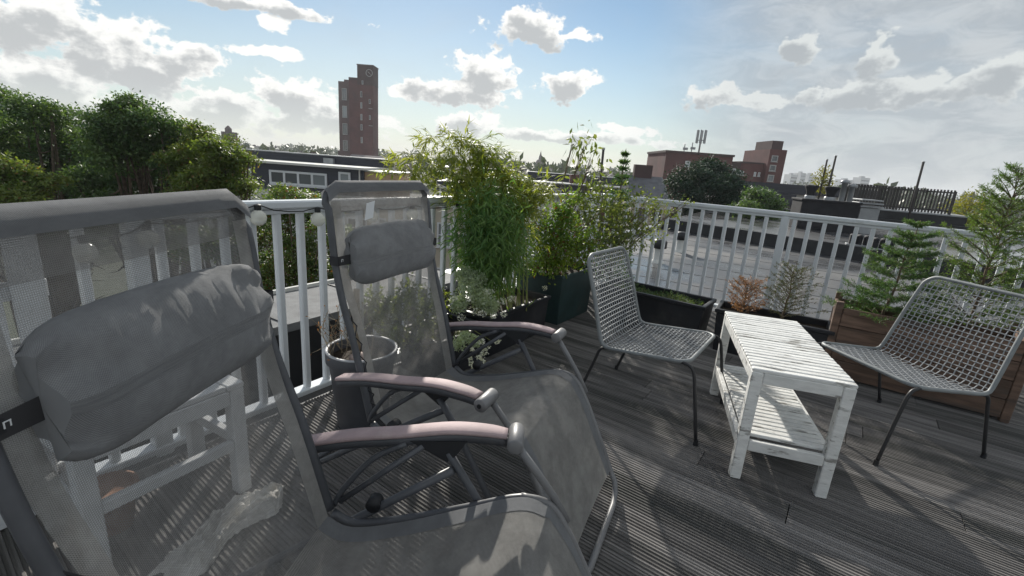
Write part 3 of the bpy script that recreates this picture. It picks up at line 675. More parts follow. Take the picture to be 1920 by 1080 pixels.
def tree(loc, h, trunk_r, clumps, nleaf, leaf, mat, label, group, cat='tree', name='tree', nlimb=None, twig=True, lw=.55):
    """clumps: list of (x,y,z,rx,ry,rz) in world coordinates"""
    t = thing(name, label, cat, loc, 0, group); L0 = Vector(loc)
    mb = MB(); cs = np.array([c[:3] for c in clumps]); top = cs[:, 2].max(); cen = cs.mean(0)
    fork = Vector((L0.x, L0.y, L0.z + (top-L0.z)*.45))
    mb.tube([L0, L0.lerp(fork, .5)+Vector((.1, .05, 0)), fork], [trunk_r*1.25, trunk_r, trunk_r*.8], 9)
    for c in clumps:
        e = Vector(c[:3]); mid = fork.lerp(e, .5) + Vector((0, 0, -.12*(e-fork).length)) + Vector(rng.normal(size=3))*.15
        pts = catmull([fork, mid, e], 4); mb.tube([Vector(p) for p in pts], list(np.linspace(trunk_r*.42, trunk_r*.06, len(pts))), 6, cap=False)
        if twig:
            for k in range(5):
                a = rng.uniform(.45, 1.0); b = Vector(pts[int(a*(len(pts)-1))]); q = b + Vector(rng.normal(size=3)*np.array(c[3:6])*.75)
                mb.tube([b, b.lerp(q, .5)+Vector((0, 0, -.1*(q-b).length)), q], [trunk_r*.12, trunk_r*.07, trunk_r*.03], 4, cap=False)
    mb.build('trunk', 'bark', t, True, world=True)
    vol = np.array([c[3]*c[4]*c[5] for c in clumps])**.67; num = (nleaf*vol/vol.sum()).astype(int); Cs, Ds, Ns = [], [], []
    for c, k in zip(clumps, num):
        # boughs on the outside of each clump, leaf sprays over the upper face of each bough
        nb_ = 11; ub = rdir(nb_, .25); cb = np.array(c[:3]) + ub*np.array(c[3:6])*rng.uniform(.45, .95, (nb_, 1)); rb = np.array(c[3:6])*.46
        ks = max(12, k//9); wb = rng.integers(0, nb_, ks); u = rdir(ks, .35); sc = cb[wb] + u*rb*(rng.uniform(.15, 1.0, ks)**.4)[:, None]*rng.uniform(.8, 1.15, (ks, 1))
        idx = rng.integers(0, ks, k); sp = leaf*1.25
        Cs.append(sc[idx] + rng.normal(size=(k, 3))*np.array([sp, sp, sp*.45])); Ds.append(unit(u[idx]*np.array([1, 1, .3]) + rdir(k)*.8 + np.array([0, 0, -.30]))); Ns.append(unit(rdir(k)*.55 + u[idx]*.4 + np.array([0, 0, .9])))
    C, D, N_ = map(np.concatenate, (Cs, Ds, Ns)); k = len(C)
    leaves('crown', mat, C, D, N_, leaf*rng.uniform(.6, 1.3, k), leaf*lw*rng.uniform(.7, 1.2, k), t, 0.0, loc)
    return t
def px_clumps(lst, Y, jy=1.0):
    out = []
    for (x, y, r, *rest) in lst:
        yy = Y + random.uniform(-jy, jy); p = at(x, y, yy); k = r/FPX*yy*random.uniform(.80, 1.08); out.append((p.x, p.y, p.z, k, k*1.1, k*.80))
        for _ in range(2):
            q = rdir(1, .55)[0]; kk = k*random.uniform(.26, .46); out.append((p.x+q[0]*k*1.08, p.y+q[1]*k*1.0, p.z+q[2]*k*.95, kk, kk, kk*.75))
    return out
# big trees beyond the railing on the left
A = px_clumps([(60, 215, 42), (20, 250, 45), (100, 240, 45), (150, 250, 42), (40, 300, 55), (110, 300, 55), (-40, 250, 60), (-60, 330, 70), (30, 360, 60), (120, 355, 50), (0, 200, 35), (170, 300, 40), (70, 420, 60), (-120, 280, 70), (170, 420, 60)], 14.5, 1.2)
tree((at(60, 300, 14.5).x, 14.5, GZ), 13, .30, A, 62000, .105, 'leaf_tree', 'tall green tree at the left edge behind the railing', 'trees at the left')
A = px_clumps([(255, 215, 38), (205, 235, 36), (300, 225, 34), (270, 265, 50), (210, 290, 45), (320, 285, 42), (260, 330, 50), (335, 345, 45), (190, 345, 45), (300, 400, 60), (360, 255, 26), (230, 400, 50)], 13.5, 1.1)
tree((at(262, 300, 13.5).x, 13.5, GZ), 13, .28, A, 62000, .10, 'leaf_tree', 'tall green tree with rounded crown directly above the nearest reclining chair', 'trees at the left')
A = px_clumps([(372, 255, 26), (350, 300, 36), (400, 290, 28), (425, 283, 22), (440, 300, 18), (390, 335, 34), (435, 345, 28), (455, 350, 20), (360, 365, 30), (420, 375, 28), (465, 300, 10)], 12.5, .8)
tree((at(395, 320, 12.5).x, 12.5, GZ), 12.5, .18, A, 30000, .092, 'leaf_tree_b', 'smaller yellowish green tree at the right end of the left-hand trees', 'trees at the left')
# garden bushes seen between the balusters
A = px_clumps([(480, 450, 50), (520, 410, 45), (560, 470, 55), (500, 530, 60), (585, 400, 40), (610, 520, 50), (540, 372, 22), (450, 420, 40), (560, 560, 50), (630, 450, 40), (380, 470, 60)], 8.5, .7)
tree((at(540, 480, 8.5).x, 8.5, GZ), 9, .14, A, 40000, .068, 'leaf_garden', 'leafy garden tree seen between the balusters, some leaves turning red', None)
A = px_clumps([(542, 378, 26), (515, 388, 20), (572, 386, 20), (600, 390, 16)], 16, .6)
tree((at(545, 380, 16).x, 16, GZ), 9, .12, A, 9000, .09, 'leaf_tree_b', 'yellowish treetop just above the railing, below the white windows', None)
A = px_clumps([(-40, 330, 40), (20, 330, 34), (70, 350, 28), (10, 380, 40)], 10.5, .5)
tree((at(10, 350, 10.5).x, 10.5, GZ), 9, .12, A, 14000, .09, 'leaf_tree_b', 'yellow-green tree low at the left edge, in front of the taller trees', None)
# dark round tree right of centre
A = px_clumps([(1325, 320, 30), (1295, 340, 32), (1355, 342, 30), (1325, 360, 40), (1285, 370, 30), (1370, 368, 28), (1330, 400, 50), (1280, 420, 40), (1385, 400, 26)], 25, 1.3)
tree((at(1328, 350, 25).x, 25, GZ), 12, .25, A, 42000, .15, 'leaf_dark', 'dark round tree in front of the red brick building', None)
A = px_clumps([(1425, 383, 26), (1405, 395, 22), (1450, 392, 18), (1430, 410, 30)], 21, .8)
tree((at(1425, 395, 21).x, 21, GZ), 11, .15, A, 10000, .12, 'leaf_tree', 'small green tree just above the right-hand railing beside the dark tree', None)

# planters -----------------------------------------------------------
def trough(name, p, ang, L, D, H, mat, label, cat='planter', group=None, rim=.018, soil=.05, taper=.94, lip=None):
    t = thing(name, label, cat, tuple(p), ang, group)
    b = MB(); o = [(0, 0), (L, 0), (L, D), (0, D)]; cx, cy = L/2, D/2
    sc = lambda q, k: [(cx+(x-cx)*k, cy+(y-cy)*k) for x, y in q]
    off = lambda q, e: [(cx+(x-cx)*(1+2*e/L), cy+(y-cy)*(1+2*e/D)) for x, y in q]
    rings = [(sc(o, taper), 0.0), (o, H-.03), (off(o, rim*.7), H-.03), (off(o, rim*.7), H), (off(o, -rim), H), (off(o, -rim-.004), H-soil-.03)]
    vs = [(x, y, z) for q, z in rings for x, y in q]
    fs = [(3, 2, 1, 0)] + [(k*4+i, k*4+(i+1) % 4, k*4+4+(i+1) % 4, k*4+4+i) for k in range(len(rings)-1) for i in range(4)]
    b.add(vs, fs); body = b.build('body', mat, t)
    md = body.modifiers.new('Bevel', 'BEVEL'); md.width = .006; md.segments = 2; md.limit_method = 'ANGLE'
    q = off(o, -rim-.003); n = 12; G = np.zeros((n, n, 3))
    for i in range(n):
        for j in range(n):
            G[i, j] = (q[0][0]+(q[1][0]-q[0][0])*i/(n-1), q[0][1]+(q[3][1]-q[0][1])*j/(n-1), H-soil+random.uniform(-.008, .008))
    grid_obj('soil', 'soil', G, t)
    return t
aL = R(56)
eL = Vector((math.cos(aL), math.sin(aL), 0)); oL = Vector((-eL.y, eL.x, 0))
pB = Vector((.306, 3.618, 0)) - eL*.80
trough('planter', pB, aL, .80, .36, .305, 'planter_black', 'long black planter with bamboo and white flowers, beside the upright reclining chair', group='planters')
pB0 = pB - eL*.50 - oL*.02
trough('planter', pB0, aL, .46, .34, .27, 'planter_black', 'low black planter of white flowers half hidden behind the upright reclining chair', group='planters')
pG = Vector((.41, 3.752, 0))
trough('planter', pG, aL, .62, .46, .44, 'planter_green', 'dark green square planter with a leafy shrub, behind the left wire chair', group='planters')
a3 = R(-36); e3 = Vector((math.cos(a3), math.sin(a3), 0)); o3 = Vector((-e3.y, e3.x, 0))
p1f = Vector((1.53, 3.50, 0)) - e3*.92
trough('planter', p1f, a3, .90, .34, .335, 'planter_black', 'long black planter with low herbs behind the left wire chair', group='planters')
p2f = Vector((1.60, 3.475, 0))
trough('planter', p2f, R(-30), .76, .30, .340, 'planter_black', 'black planter with a rust-brown dead conifer, behind the white table', group='planters')

# wooden crate ------------------------------------------------------
a4 = R(-33); e4 = Vector((math.cos(a4), math.sin(a4), 0)); o4 = Vector((-e4.y, e4.x, 0)); pc = Vector((2.235, 3.10, 0)); cL, cD, cH = .985, .40, .52
crate = thing('wooden_crate', 'brown wooden planter crate with conifers behind the right wire chair', 'planter', tuple(pc), a4)
for x in (.022, cL-.022):
    for y in (.022, cD-.022): MB().bbox((x, y, (cH+.035)/2), (.044, .044, cH+.035), .004).build('corner_post', 'crate_wood', crate)
for k in range(4):
    hz = .118; z = .025 + hz/2 + k*(hz+.004)
    for y in (.012, cD-.012): MB().bbox((cL/2, y, z), (cL-.092, .020, hz), .003).build('plank', 'crate_wood', crate)
    for x in (.012, cL-.012): MB().bbox((x, cD/2, z), (.020, cD-.092, hz), .003).build('plank', 'crate_wood', crate)
for y in (-.004, ): MB().bbox((cL/2, y, cH-.022), (cL-.10, .012, .044), .003).build('trim', 'crate_wood', crate)
MB().bbox((cL/2, cD/2, .40), (cL-.05, cD-.05, .04), .002).build('soil', 'soil', crate)

# grey round pot ----------------------------------------------------
pp = Vector((-.70, 2.075, 0))
pot = thing('grey_pot', 'tall round grey pot with a dead stalk, beside the upright reclining chair', 'pot', tuple(pp))
MB().lathe([(0, 0), (.112, 0), (.118, .01), (.152, .33), (.166, .345), (.167, .395), (.164, .40), (.156, .40), (.152, .39), (.147, .345)], n=36).build('body', 'pot_grey', pot, True)
MB().lathe([(.167, .3965), (.168, .402), (.155, .402), (.154, .3965)], n=36).build('rim', 'pot_rim', pot, True)
MB().lathe([(.148, .352), (.08, .362), (.0, .358)], n=24).build('soil', 'soil', pot, True)
st = thing('stone', 'rounded pinkish stone lying on the soil of the grey pot', 'stone', tuple(pp + Vector((.02, -.085, .385))))
so = MB().lathe([(.001, -.028), (.03, -.024), (.046, -.006), (.042, .014), (.024, .026), (.001, .030)], n=14).build('stone_body', 'stone', st, True); so.scale = (1.15, .8, .9)
ds_ = thing('dead_plant', 'dry pale stalk with thin bare twigs in the grey pot', 'plant', tuple(pp + Vector((-.03, .02, .355))))
mb = MB(); mb.tube([(0, 0, -.02), (.004, .002, .12), (-.004, .004, .26), (.002, .0, .33)], [.020, .019, .017, .014], 8); mb.build('stalk', 'dry_stalk', ds_, True)
mb = MB(); tips = []
for k in range(14): branchy(mb, (rng.normal()*.05-.03, rng.normal()*.05, -.01), (rng.normal()*.35-.15, rng.normal()*.35, 1), random.uniform(.12, .28), .0026, 1, tips, .5, 3, 0, 4)
mb.build('twigs', 'dry_stalk', ds_)
C = np.array([tuple(q) for q, d, k in tips]); leaves('dry_leaves', 'needle_dry', C, rdir(len(C)), rdir(len(C)), .016, .007, ds_)

# bamboo --------------------------------------------------------------
bb0 = pB + eL*.45 + oL*.17; bloc = Vector((bb0.x, bb0.y, .25))
bam = thing('bamboo', 'feathery yellow-green bamboo arching out of the long black planter', 'bamboo', tuple(bloc))
mb = MB(); Cs, Ds, Ns, lo = [], [], [], []
# targets for the culm tips in the picture: (px, py, depth)
tipsB = [(720, 305, 2.9), (760, 285, 3.0), (800, 258, 3.1), (830, 246, 3.2), (862, 262, 3.2), (780, 300, 2.8), (850, 290, 3.0), (740, 325, 2.9), (895, 262, 3.3), (905, 290, 3.2), (825, 320, 3.0), (870, 330, 3.1),
         (1000, 335, 3.3), (1030, 350, 3.3), (970, 330, 3.2), (940, 350, 3.1), (1010, 365, 3.2), (985, 375, 3.1), (905, 330, 3.2), (880, 372, 2.9), (950, 380, 3.0), (850, 360, 2.9)]
for (x, y, Y) in tipsB:
    tip = at(x, y, Y+.1); b = bb0 + Vector((rng.normal()*.09, rng.normal()*.09, 0)); b.z = .25
    H = tip.z-b.z; c1 = b + Vector((0, 0, H*.55)) + (tip-b)*.10; c1.z = b.z+H*.55; c2 = b + (tip-b)*.5; c2.z = b.z + H*.86
    pts = catmull([b, c1, c2, tip], 7); mb.tube([Vector(p) for p in pts], list(np.linspace(.0055, .0012, len(pts))), 5, cap=False)
    for k in range(52):
        a = 1-.62*rng.uniform(0, 1)**1.5; i = min(len(pts)-2, int(a*(len(pts)-1))); p = np.array(pts[i]) + (np.array(pts[i+1])-np.array(pts[i]))*rng.random()
        d = unit(rdir(1)[0]*np.array([1, 1, .45]) + np.array([0, 0, .1])); ln_ = rng.uniform(.05, .19)
        mb.tube([Vector(p), Vector(p + d*ln_*.6 + np.array([0, 0, .008])), Vector(p + d*ln_)], [.0012, .0009, .0006], 3, cap=False)
        for q in range(9):
            s = rng.uniform(.25, 1.0); Cs.append(p + d*ln_*s); Ds.append(unit(d*.9 + rdir(1)[0]*.6 + np.array([0, 0, -.35]))); Ns.append(unit(np.array([0, 0, 1.0]) + rdir(1)[0]*.6)); lo.append(0)
mb.build('culms', 'culm', bam, True, world=True)
k = len(Cs); leaves('foliage', 'leaf_bamboo', Cs, Ds, Ns, rng.uniform(.045, .095, k), rng.uniform(.007, .0115, k), bam, .18, tuple(bloc))
# dense hanging lower skirt
Cs, Ds = [], []
k = 7600; cen = np.array(at(918, 455, 2.98)); u = rdir(k); rad = rng.uniform(0, 1, k)**.40
C = cen + u*rad[:, None]*np.array([.205, .19, .335]); tp = np.clip((C[:, 2]-cen[2])/.345, -1, 1)
C[:, 0] += -.02*tp; C[:, :2] += ((cen[:2]-C[:, :2])*(.30*np.clip(-tp, 0, 1))[:, None])
cl = rng.integers(0, 700, k); pv = rng.normal(size=(700, 3))*np.array([.055, .055, .06]); C = C + pv[cl]
D = unit(u*.40 + rdir(k)*.75 + np.array([0, 0, -.75])); leaves('hanging_foliage', 'leaf_bamboo_low', C, D, unit(u + rdir(k)*.6), rng.uniform(.045, .095, k), rng.uniform(.006, .0105, k), bam, .15, tuple(bloc))

# white alyssum -------------------------------------------------------
def alyssum(cx, label, blobs, nl, npet, hang=()):
    base = Vector(cx); t = thing('flowering_plant', label, 'flowers', tuple(base), 0, 'white flowering plants')
    mb = MB(); Cl, Cp = [], []
    for (x, y, Y, r) in blobs:
        c = at(x, y, Y); kk = r/FPX*Y
        for q in range(7):
            e = c + Vector(rng.normal(size=3))*kk*.6; mb.tube([base + Vector((rng.normal()*.03, rng.normal()*.03, 0)), base.lerp(e, .5)+Vector((0, 0, .05)), e], [.003, .002, .001], 4, cap=False)
        Cl.append(np.array(c) + rdir(nl)*(rng.uniform(0, 1, nl)**.4)[:, None]*kk)
    mb.build('stems', 'culm', t, world=True)
    C = np.concatenate(Cl); k = len(C); leaves('foliage', 'leaf_silver', C, rdir(k, .3), rdir(k), rng.uniform(.014, .028, k), rng.uniform(.006, .010, k), t, .1, tuple(base))
    for (x, y, Y, r) in hang:
        c = np.array(at(x, y, Y)); kk = r/FPX*Y; n = npet; Cp.append(c + rdir(n)*(rng.uniform(.3, 1, n)**.5)[:, None]*kk*np.array([1, 1, .8]))
    C = np.concatenate(Cp); k = len(C); leaves('flowers', 'petal', C, rdir(k), rdir(k), rng.uniform(.006, .010, k), rng.uniform(.006, .009, k), t, 0.0, tuple(base))
c = pB + eL*.14 + oL*.14
alyssum((c.x, c.y, .25), 'silver-leaved plant with white flowers at the foot of the bamboo', [(880, 545, 2.75, 26), (905, 560, 2.75, 24), (870, 515, 2.8, 18), (895, 525, 2.8, 18), (860, 570, 2.7, 18), (920, 575, 2.75, 16)], 700, 55,
        [(940, 565, 2.72, 9), (958, 560, 2.75, 8), (925, 592, 2.66, 8), (945, 590, 2.68, 7), (1022, 540, 3.3, 6), (893, 585, 2.66, 10), (905, 588, 2.66, 9), (865, 595, 2.6, 10), (880, 560, 2.68, 10), (913, 548, 2.72, 9), (852, 560, 2.6, 8)])
c = pB0 + eL*.24 + oL*.06
alyssum((c.x, c.y, .23), 'white flowers trailing over the planter edge beneath the far armrest', [(870, 632, 2.45, 14), (890, 640, 2.45, 14), (860, 645, 2.4, 14)], 240, 70,
        [(902, 640, 2.42, 9), (912, 652, 2.40, 8), (885, 655, 2.38, 5), (932, 640, 2.45, 7), (908, 662, 2.38, 9), (882, 672, 2.36, 5), (898, 670, 2.36, 7), (905, 678, 2.35, 7), (884, 682, 2.35, 6), (888, 690, 2.34, 5), (895, 692, 2.34, 7)])

# (shrubs)
# shrub in the green planter ------------------------------------------
def shrub(loc, label, blobs, mat, nl, leaf, name='shrub', cat='shrub', group=None, stem='twig', lw=.5, depth=2, down=-.1, sr=.006):
    base = Vector(loc); t = thing(name, label, cat, tuple(base), 0, group); mb = MB(); Cs, Us = [], []
    tot = sum(b[3]**2 for b in blobs)
    for (x, y, Y, r) in blobs:
        c = at(x, y, Y); kk = r/FPX*Y; b = base + Vector((rng.normal()*.04, rng.normal()*.04, -.02))
        pts = catmull([b, b.lerp(c, .5)+Vector((0, 0, .06)), c], 4); mb.tube([Vector(p) for p in pts], list(np.linspace(sr, sr*.3, len(pts))), 5, cap=False)
        for q in range(6):
            e = c + Vector(rng.normal(size=3))*kk*.6; mb.tube([Vector(pts[-3]), c.lerp(e, .5), e], [sr*.4, sr*.3, sr*.15], 4, cap=False)
        n = int(nl*r*r/tot); ns = max(4, n//7); u = rdir(ns); sc = np.array(c) + u*(rng.uniform(.1, 1, ns)**.45)[:, None]*kk*rng.uniform(.85, 1.1, (ns, 1))
        i = rng.integers(0, ns, n); Cs.append(sc[i] + rng.normal(size=(n, 3))*leaf*.8); Us.append(u[i])
    mb.build('stems', stem, t, True, world=True)
    C = np.concatenate(Cs); U = np.concatenate(Us); k = len(C)
    leaves('foliage', mat, C, unit(U*.6 + rdir(k) + np.array([0, 0, down])), unit(rdir(k)*.7 + np.array([0, 0, .8])), leaf*rng.uniform(.6, 1.3, k), leaf*lw*rng.uniform(.7, 1.2, k), t, .08, tuple(base))
    return t
c = pB0 + eL*.18 + oL*.20
shrub((c.x, c.y, .22), 'low olive bush seen through the back of the upright reclining chair', [(720, 590, 2.62, 30), (760, 575, 2.66, 32), (800, 590, 2.66, 30), (740, 630, 2.6, 26), (790, 630, 2.62, 26), (825, 560, 2.75, 22), (700, 560, 2.7, 22), (770, 545, 2.7, 20)], 'leaf_scrag', 2600, .030, sr=.004)
c = pG + eL*.28 + oL*.22
shrub((c.x, c.y, .38), 'dense green shrub with yellow and red tips in the dark green planter', [(1045, 470, 3.9, 38), (1020, 440, 3.9, 34), (1070, 440, 4.0, 34), (1045, 410, 4.0, 30), (1060, 395, 4.0, 20), (1010, 490, 3.8, 26), (1085, 480, 4.0, 30), (1035, 500, 3.85, 26), (1100, 450, 4.1, 26), (1072, 375, 4.05, 14)], 'leaf_shrub', 6000, .034)
# scraggly tall plants at the corner
c = corner - uL*1.0 - nR*.55 + uR*.12
shrub((c.x, c.y, .0), 'tall thin-stemmed plant with a drooping leafy tip above the corner of the railing', [(1095, 275, 4.6, 20), (1075, 270, 4.6, 10), (1112, 300, 4.6, 14), (1105, 340, 4.6, 24), (1090, 380, 4.6, 26), (1120, 400, 4.5, 30), (1105, 440, 4.5, 30)], 'leaf_scrag', 620, .075, name='tall_plant', cat='plant', lw=.38, down=-.5, sr=.007)
c = corner + uR*.25 - nR*.75
shrub((c.x, c.y, .0), 'straggly bush with small pale leaves growing through the railing at the corner', [(1140, 400, 4.6, 42), (1165, 370, 4.6, 40), (1190, 400, 4.5, 40), (1150, 440, 4.5, 40), (1180, 440, 4.5, 40), (1210, 380, 4.5, 26), (1130, 350, 4.7, 24), (1215, 430, 4.4, 30), (1170, 470, 4.4, 30), (1240, 385, 4.5, 20), (1265, 395, 4.5, 14), (1290, 380, 4.5, 10)], 'leaf_scrag', 2600, .036, sr=.005)

def conifer(loc, label, h, r0, mat, layers=14, per=7, needle=.03, droop=.15, name='conifer', nd=26, sub_=5, top=.06, lean=(0, 0), start=.1, wn=.28, trunk='twig', shape=1.0, group='conifers'):
    base = Vector(loc); t = thing(name, label, 'conifer', tuple(base), 0, group); mb = MB(); Cs, Ds = [], []
    tp = lambda a: Vector((lean[0]*a, lean[1]*a, h*a))
    mb.tube([tp(a) + Vector((rng.normal()*.004, rng.normal()*.004, 0)) for a in np.linspace(0, 1, 8)], list(np.linspace(.010, .002, 8)*max(1, h)), 6)
    for l in range(layers):
        a = start + (1-start)*(l+.3*rng.random())/layers; p0 = tp(a); Lr = r0*((1-a)**shape*.92 + top)
        for k in range(per):
            q = 2*math.pi*(k+rng.random()*.9)/per + l; L = Lr*rng.uniform(.6, 1.15); d = Vector((math.cos(q), math.sin(q), .25+.45*a))
            e = p0 + d.normalized()*L + Vector((0, 0, -droop*L)); mid = p0.lerp(e, .5) + Vector((0, 0, .06*L))
            mb.tube([p0, mid, e], [.0030*max(.6, h), .002*max(.6, h), .0008], 4, cap=False)
            segs = [(p0, mid, e)]
            lines = [(p0.lerp(mid, .3), e, L)]
            for s in range(sub_):
                f = rng.uniform(.3, .95); b = p0.lerp(e, f) + Vector((0, 0, .04*L)); sd = Vector((-d.y, d.x, 0)).normalized()*(1 if s % 2 else -1)
                e2 = b + (d.normalized()*.7 + sd*.8 + Vector((0, 0, rng.normal()*.15))).normalized()*L*.42*(1.1-f*.5); lines.append((b, e2, (e2-b).length)); mb.tube([b, e2], [.0013, .0006], 3, cap=False)
            for (b, e2, ll) in lines:
                n = max(4, int(nd*ll/max(r0, .05)*1.2)); f = rng.random(n)[:, None]; B, E2 = np.array(b), np.array(e2)
                Cs.append(B + (E2-B)*f); ax = unit(E2-B); Ds.append(unit(ax*.7 + rdir(n)*.85))
    mb.build('branches', trunk, t, True)
    C = np.concatenate(Cs); D = np.concatenate(Ds); k = len(C)
    leaves('needles', mat, C, D, rdir(k), needle*rng.uniform(.6, 1.2, k), needle*wn, t)
    return t
c = corner + uR*.45 - nR*.45
conifer((c.x, c.y, .0), 'pointed green conifer rising above the railing near its corner', at(1165, 278, c.y).z, .34, 'needle', 18, 7, .040, .15, nd=30)
c = p2f + Vector((math.cos(R(-30)), math.sin(R(-30)), 0))*.17 + Vector((.075, .13, 0))
conifer((c.x, c.y, .28), 'small rust-orange dead conifer in the black planter behind the table', .27, .17, 'needle_dry', 9, 6, .018, -.25, nd=22, sub_=4, start=.05, shape=.35, top=.2)
c = p2f + Vector((math.cos(R(-30)), math.sin(R(-30)), 0))*.45 + Vector((.075, .13, 0))
conifer((c.x, c.y, .28), 'sparse bare-twigged conifer beside the rust-orange one in the black planter', .42, .24, 'needle_thin', 12, 7, .016, -.15, nd=22, sub_=4, start=.12, shape=.45, top=.18)
c = pc + e4*.28 + o4*.20
conifer((c.x, c.y, .40), 'green fir with flat tiered branches at the left of the wooden crate', .74, .36, 'needle', 10, 9, .023, .12, nd=125, sub_=10, wn=.15, start=.05, shape=.8, top=.12, lean=(.08, .02))
c = pc + e4*.72 + o4*.22
conifer((c.x, c.y, .40), 'tall bushy juniper at the right of the wooden crate', 1.10, .36, 'needle_soft', 16, 7, .023, -.20, wn=.17, nd=80, sub_=7, start=.08, shape=.6, top=.12, lean=(.05, .05))
c = pc + e4*1.25 + o4*.45
conifer((c.x, c.y, .0), 'green juniper at the right edge beyond the wooden crate', 1.30, .40, 'needle', 15, 7, .024, -.15, wn=.17, nd=60, sub_=6, start=.12, shape=.5, top=.14)
# herbs in the low planter
c = p1f + e3*.45 + o3*.16
t = thing('herbs', 'low green herbs filling the long black planter behind the left wire chair', 'herbs', (c.x, c.y, .285))
mb = MB(); k = 1500; X = rng.uniform(-.40, .40, k); Yv = rng.uniform(-.12, .12, k); cl = np.abs(np.sin(X*9+Yv*5))*.045+.01
C = np.stack([X, Yv, cl*rng.random(k)+.0], 1); Cw = np.array([[x*math.cos(a3)-y*math.sin(a3), x*math.sin(a3)+y*math.cos(a3), z] for x, y, z in C])
for i in range(0, k, 12): mb.tube([(Cw[i, 0], Cw[i, 1], -.01), tuple(Cw[i]+[0, 0, .02])], .0015, 3, cap=False)
mb.build('stems', 'culm', t); leaves('foliage', 'herb', Cw, rdir(k, .4), rdir(k), rng.uniform(.015, .03, k), rng.uniform(.007, .013, k), t)

# ------------------------------------------------------------------ neighbouring roofs, near
# dark dormer box left of the terrace
da = Vector((-1.62, 3.05, 0)); dl = 3.4; dc = da + uL*(.4) - v2*.35
t = thing('roof_box', 'dark boxed roof dormer with grey felt top, below the railing on the left', 'dormer', (dc.x, dc.y, -.5), R(58))
MB().box((0, 0, .27), (dl, .70, .54)).build('wall', 'bitumen_dark', t); MB().box((0, 0, .57), (dl+.06, .76, .06)).build('felt_top', 'felt_grey', t)
MB().box((0, .37, .615), (dl+.06, .03, .03)).build('edge_trim', 'render_white', t)
for k in range(4): MB().box((-1.2+k*.85, 0, .6045), (.012, .70, .008)).build('felt_seam', 'bitumen_dark', t)
# chimney stack with pots
cp = at(1543, 400, 17.0); cp.z = -.16; ca = R(-10)
t = thing('chimney_stack', 'black chimney stack with round pots standing on the neighbouring flat roof', 'chimney', tuple(cp), ca)
MB().bbox((0, 0, .50), (1.85, .9, 1.0), .01).build('stack', 'chimney_black', t); MB().bbox((0, 0, 1.02), (1.93, .98, .07), .01).build('cap', 'chimney_black', t)
for x, s_ in ((-.55, 1.0), (.10, 1.05)):
    MB().lathe([(.17*s_, 0), (.17*s_, .10), (.15*s_, .12)], (x, 0, 1.05), 16).build('pot_collar', 'zinc', t, True)
    MB().lathe([(.13*s_, .11), (.14*s_, .24), (.21*s_, .40), (.22*s_, .46), (.19*s_, .48), (0, .48)], (x, 0, 1.05), 16).build('chimney_pot', 'chimney_black', t, True)
for x, h in ((.52, .62), (.78, .50)):
    MB().lathe([(.09, 0), (.09, h), (.15, h), (.15, h+.07), (.04, h+.14), (0, h+.14)], (x, .1, 1.05), 14).build('flue', 'zinc', t, True)
MB().bbox((1.32, .05, .45), (.62, .7, .9), .01).build('duct_box', 'zinc', t)
for k in range(3): MB().bbox((1.32, .05, .94+k*.11), (.76-.06*k, .84, .05), .01).build('duct_cap', 'zinc', t)
# roof vents
for (x, y, lb) in ((1232, 492, 'round roof vent with dark cowl nearest the corner of the railing'), (1273, 472, 'round roof vent with dark cowl farther along the flat roof')):
    p = gz(x, y, -.5); t = thing('roof_vent', lb, 'vent', tuple(p), 0, 'roof vents')
    MB().lathe([(.16, 0), (.11, .05), (.09, .08), (.09, .34)], n=16).build('pipe', 'render_white', t, True); MB().lathe([(.09, .30), (.15, .32), (.15, .46), (.10, .50), (0, .51)], n=16).build('cowl', 'bitumen_dark', t, True)
for i, (x, y) in enumerate(((1608, 462), (1652, 470))):
    p = gz(x, y, -.16); t = thing('roof_fan', ('left' if i == 0 else 'right') + ' of two small dark ribbed units on the flat roof below the chimney', 'roof unit', tuple(p), R(-30), 'roof units')
    for k in range(3): MB().bbox((-.16+k*.16, 0, .16), (.12, .3, .32), .03).build('hood', 'chimney_black', t)
    MB().bbox((0, 0, .03), (.56, .36, .06), .01).build('plinth', 'zinc', t)
# slatted fence of the terrace behind
f0 = at(1590, 352, 23.0); f1 = at(1790, 372, 21.0); f0.z = f1.z = 0; dd = f1-f0
t = thing('slat_fence', 'dark upright-slat fence round a roof terrace beyond the chimney', 'fence', (f0.x, f0.y, .55), math.atan2(dd.y, dd.x))
nsl = 34
for k in range(nsl):
    MB().box((dd.length*(k+.5)/nsl, random.uniform(-.004, .004), .53), (dd.length/nsl*(.90 if k < 18 else .58), .025, 1.04+random.uniform(-.012, .012))).build('slat', 'fence_wood', t)
for z in (.14, .94): MB().box((dd.length/2, .030, z), (dd.length, .03, .07)).build('rail', 'fence_wood', t)
for k in range(4): MB().box((dd.length*k/3, .068, .50), (.08, .04, 1.0)).build('post', 'fence_wood', t)
mid = (f0+f1)/2; ang_ = math.atan2(dd.y, dd.x); nn_ = Vector((-dd.y, dd.x, 0)).normalized()
t = thing('roof_terrace', 'low dark roof storey carrying the slatted fence', 'building', (mid.x, mid.y, -.5), ang_)
MB().box((0, 2.6, .50), (dd.length+1.2, 5.4, .98)).build('wall', 'bitumen_dark', t); MB().box((0, 2.6, 1.02), (dd.length+1.35, 5.55, .06)).build('roof_edge', 'zinc', t)
c = f1 + nn_*1.4 - dd.normalized()*.6
for (x, y, r_, Y, lab) in ((1806, 402, 34, 23.0, 'golden yellow shrub at the right end of the slatted fence'),):
    shrub((at(x, y, Y).x, Y, .52), lab, [(x, y, Y, r_), (x+18, y-20, Y, 24), (x-25, y+6, Y+.3, 22), (x+25, y+20, Y, 26)], 'leaf_gold', 2600, .13, sr=.02)
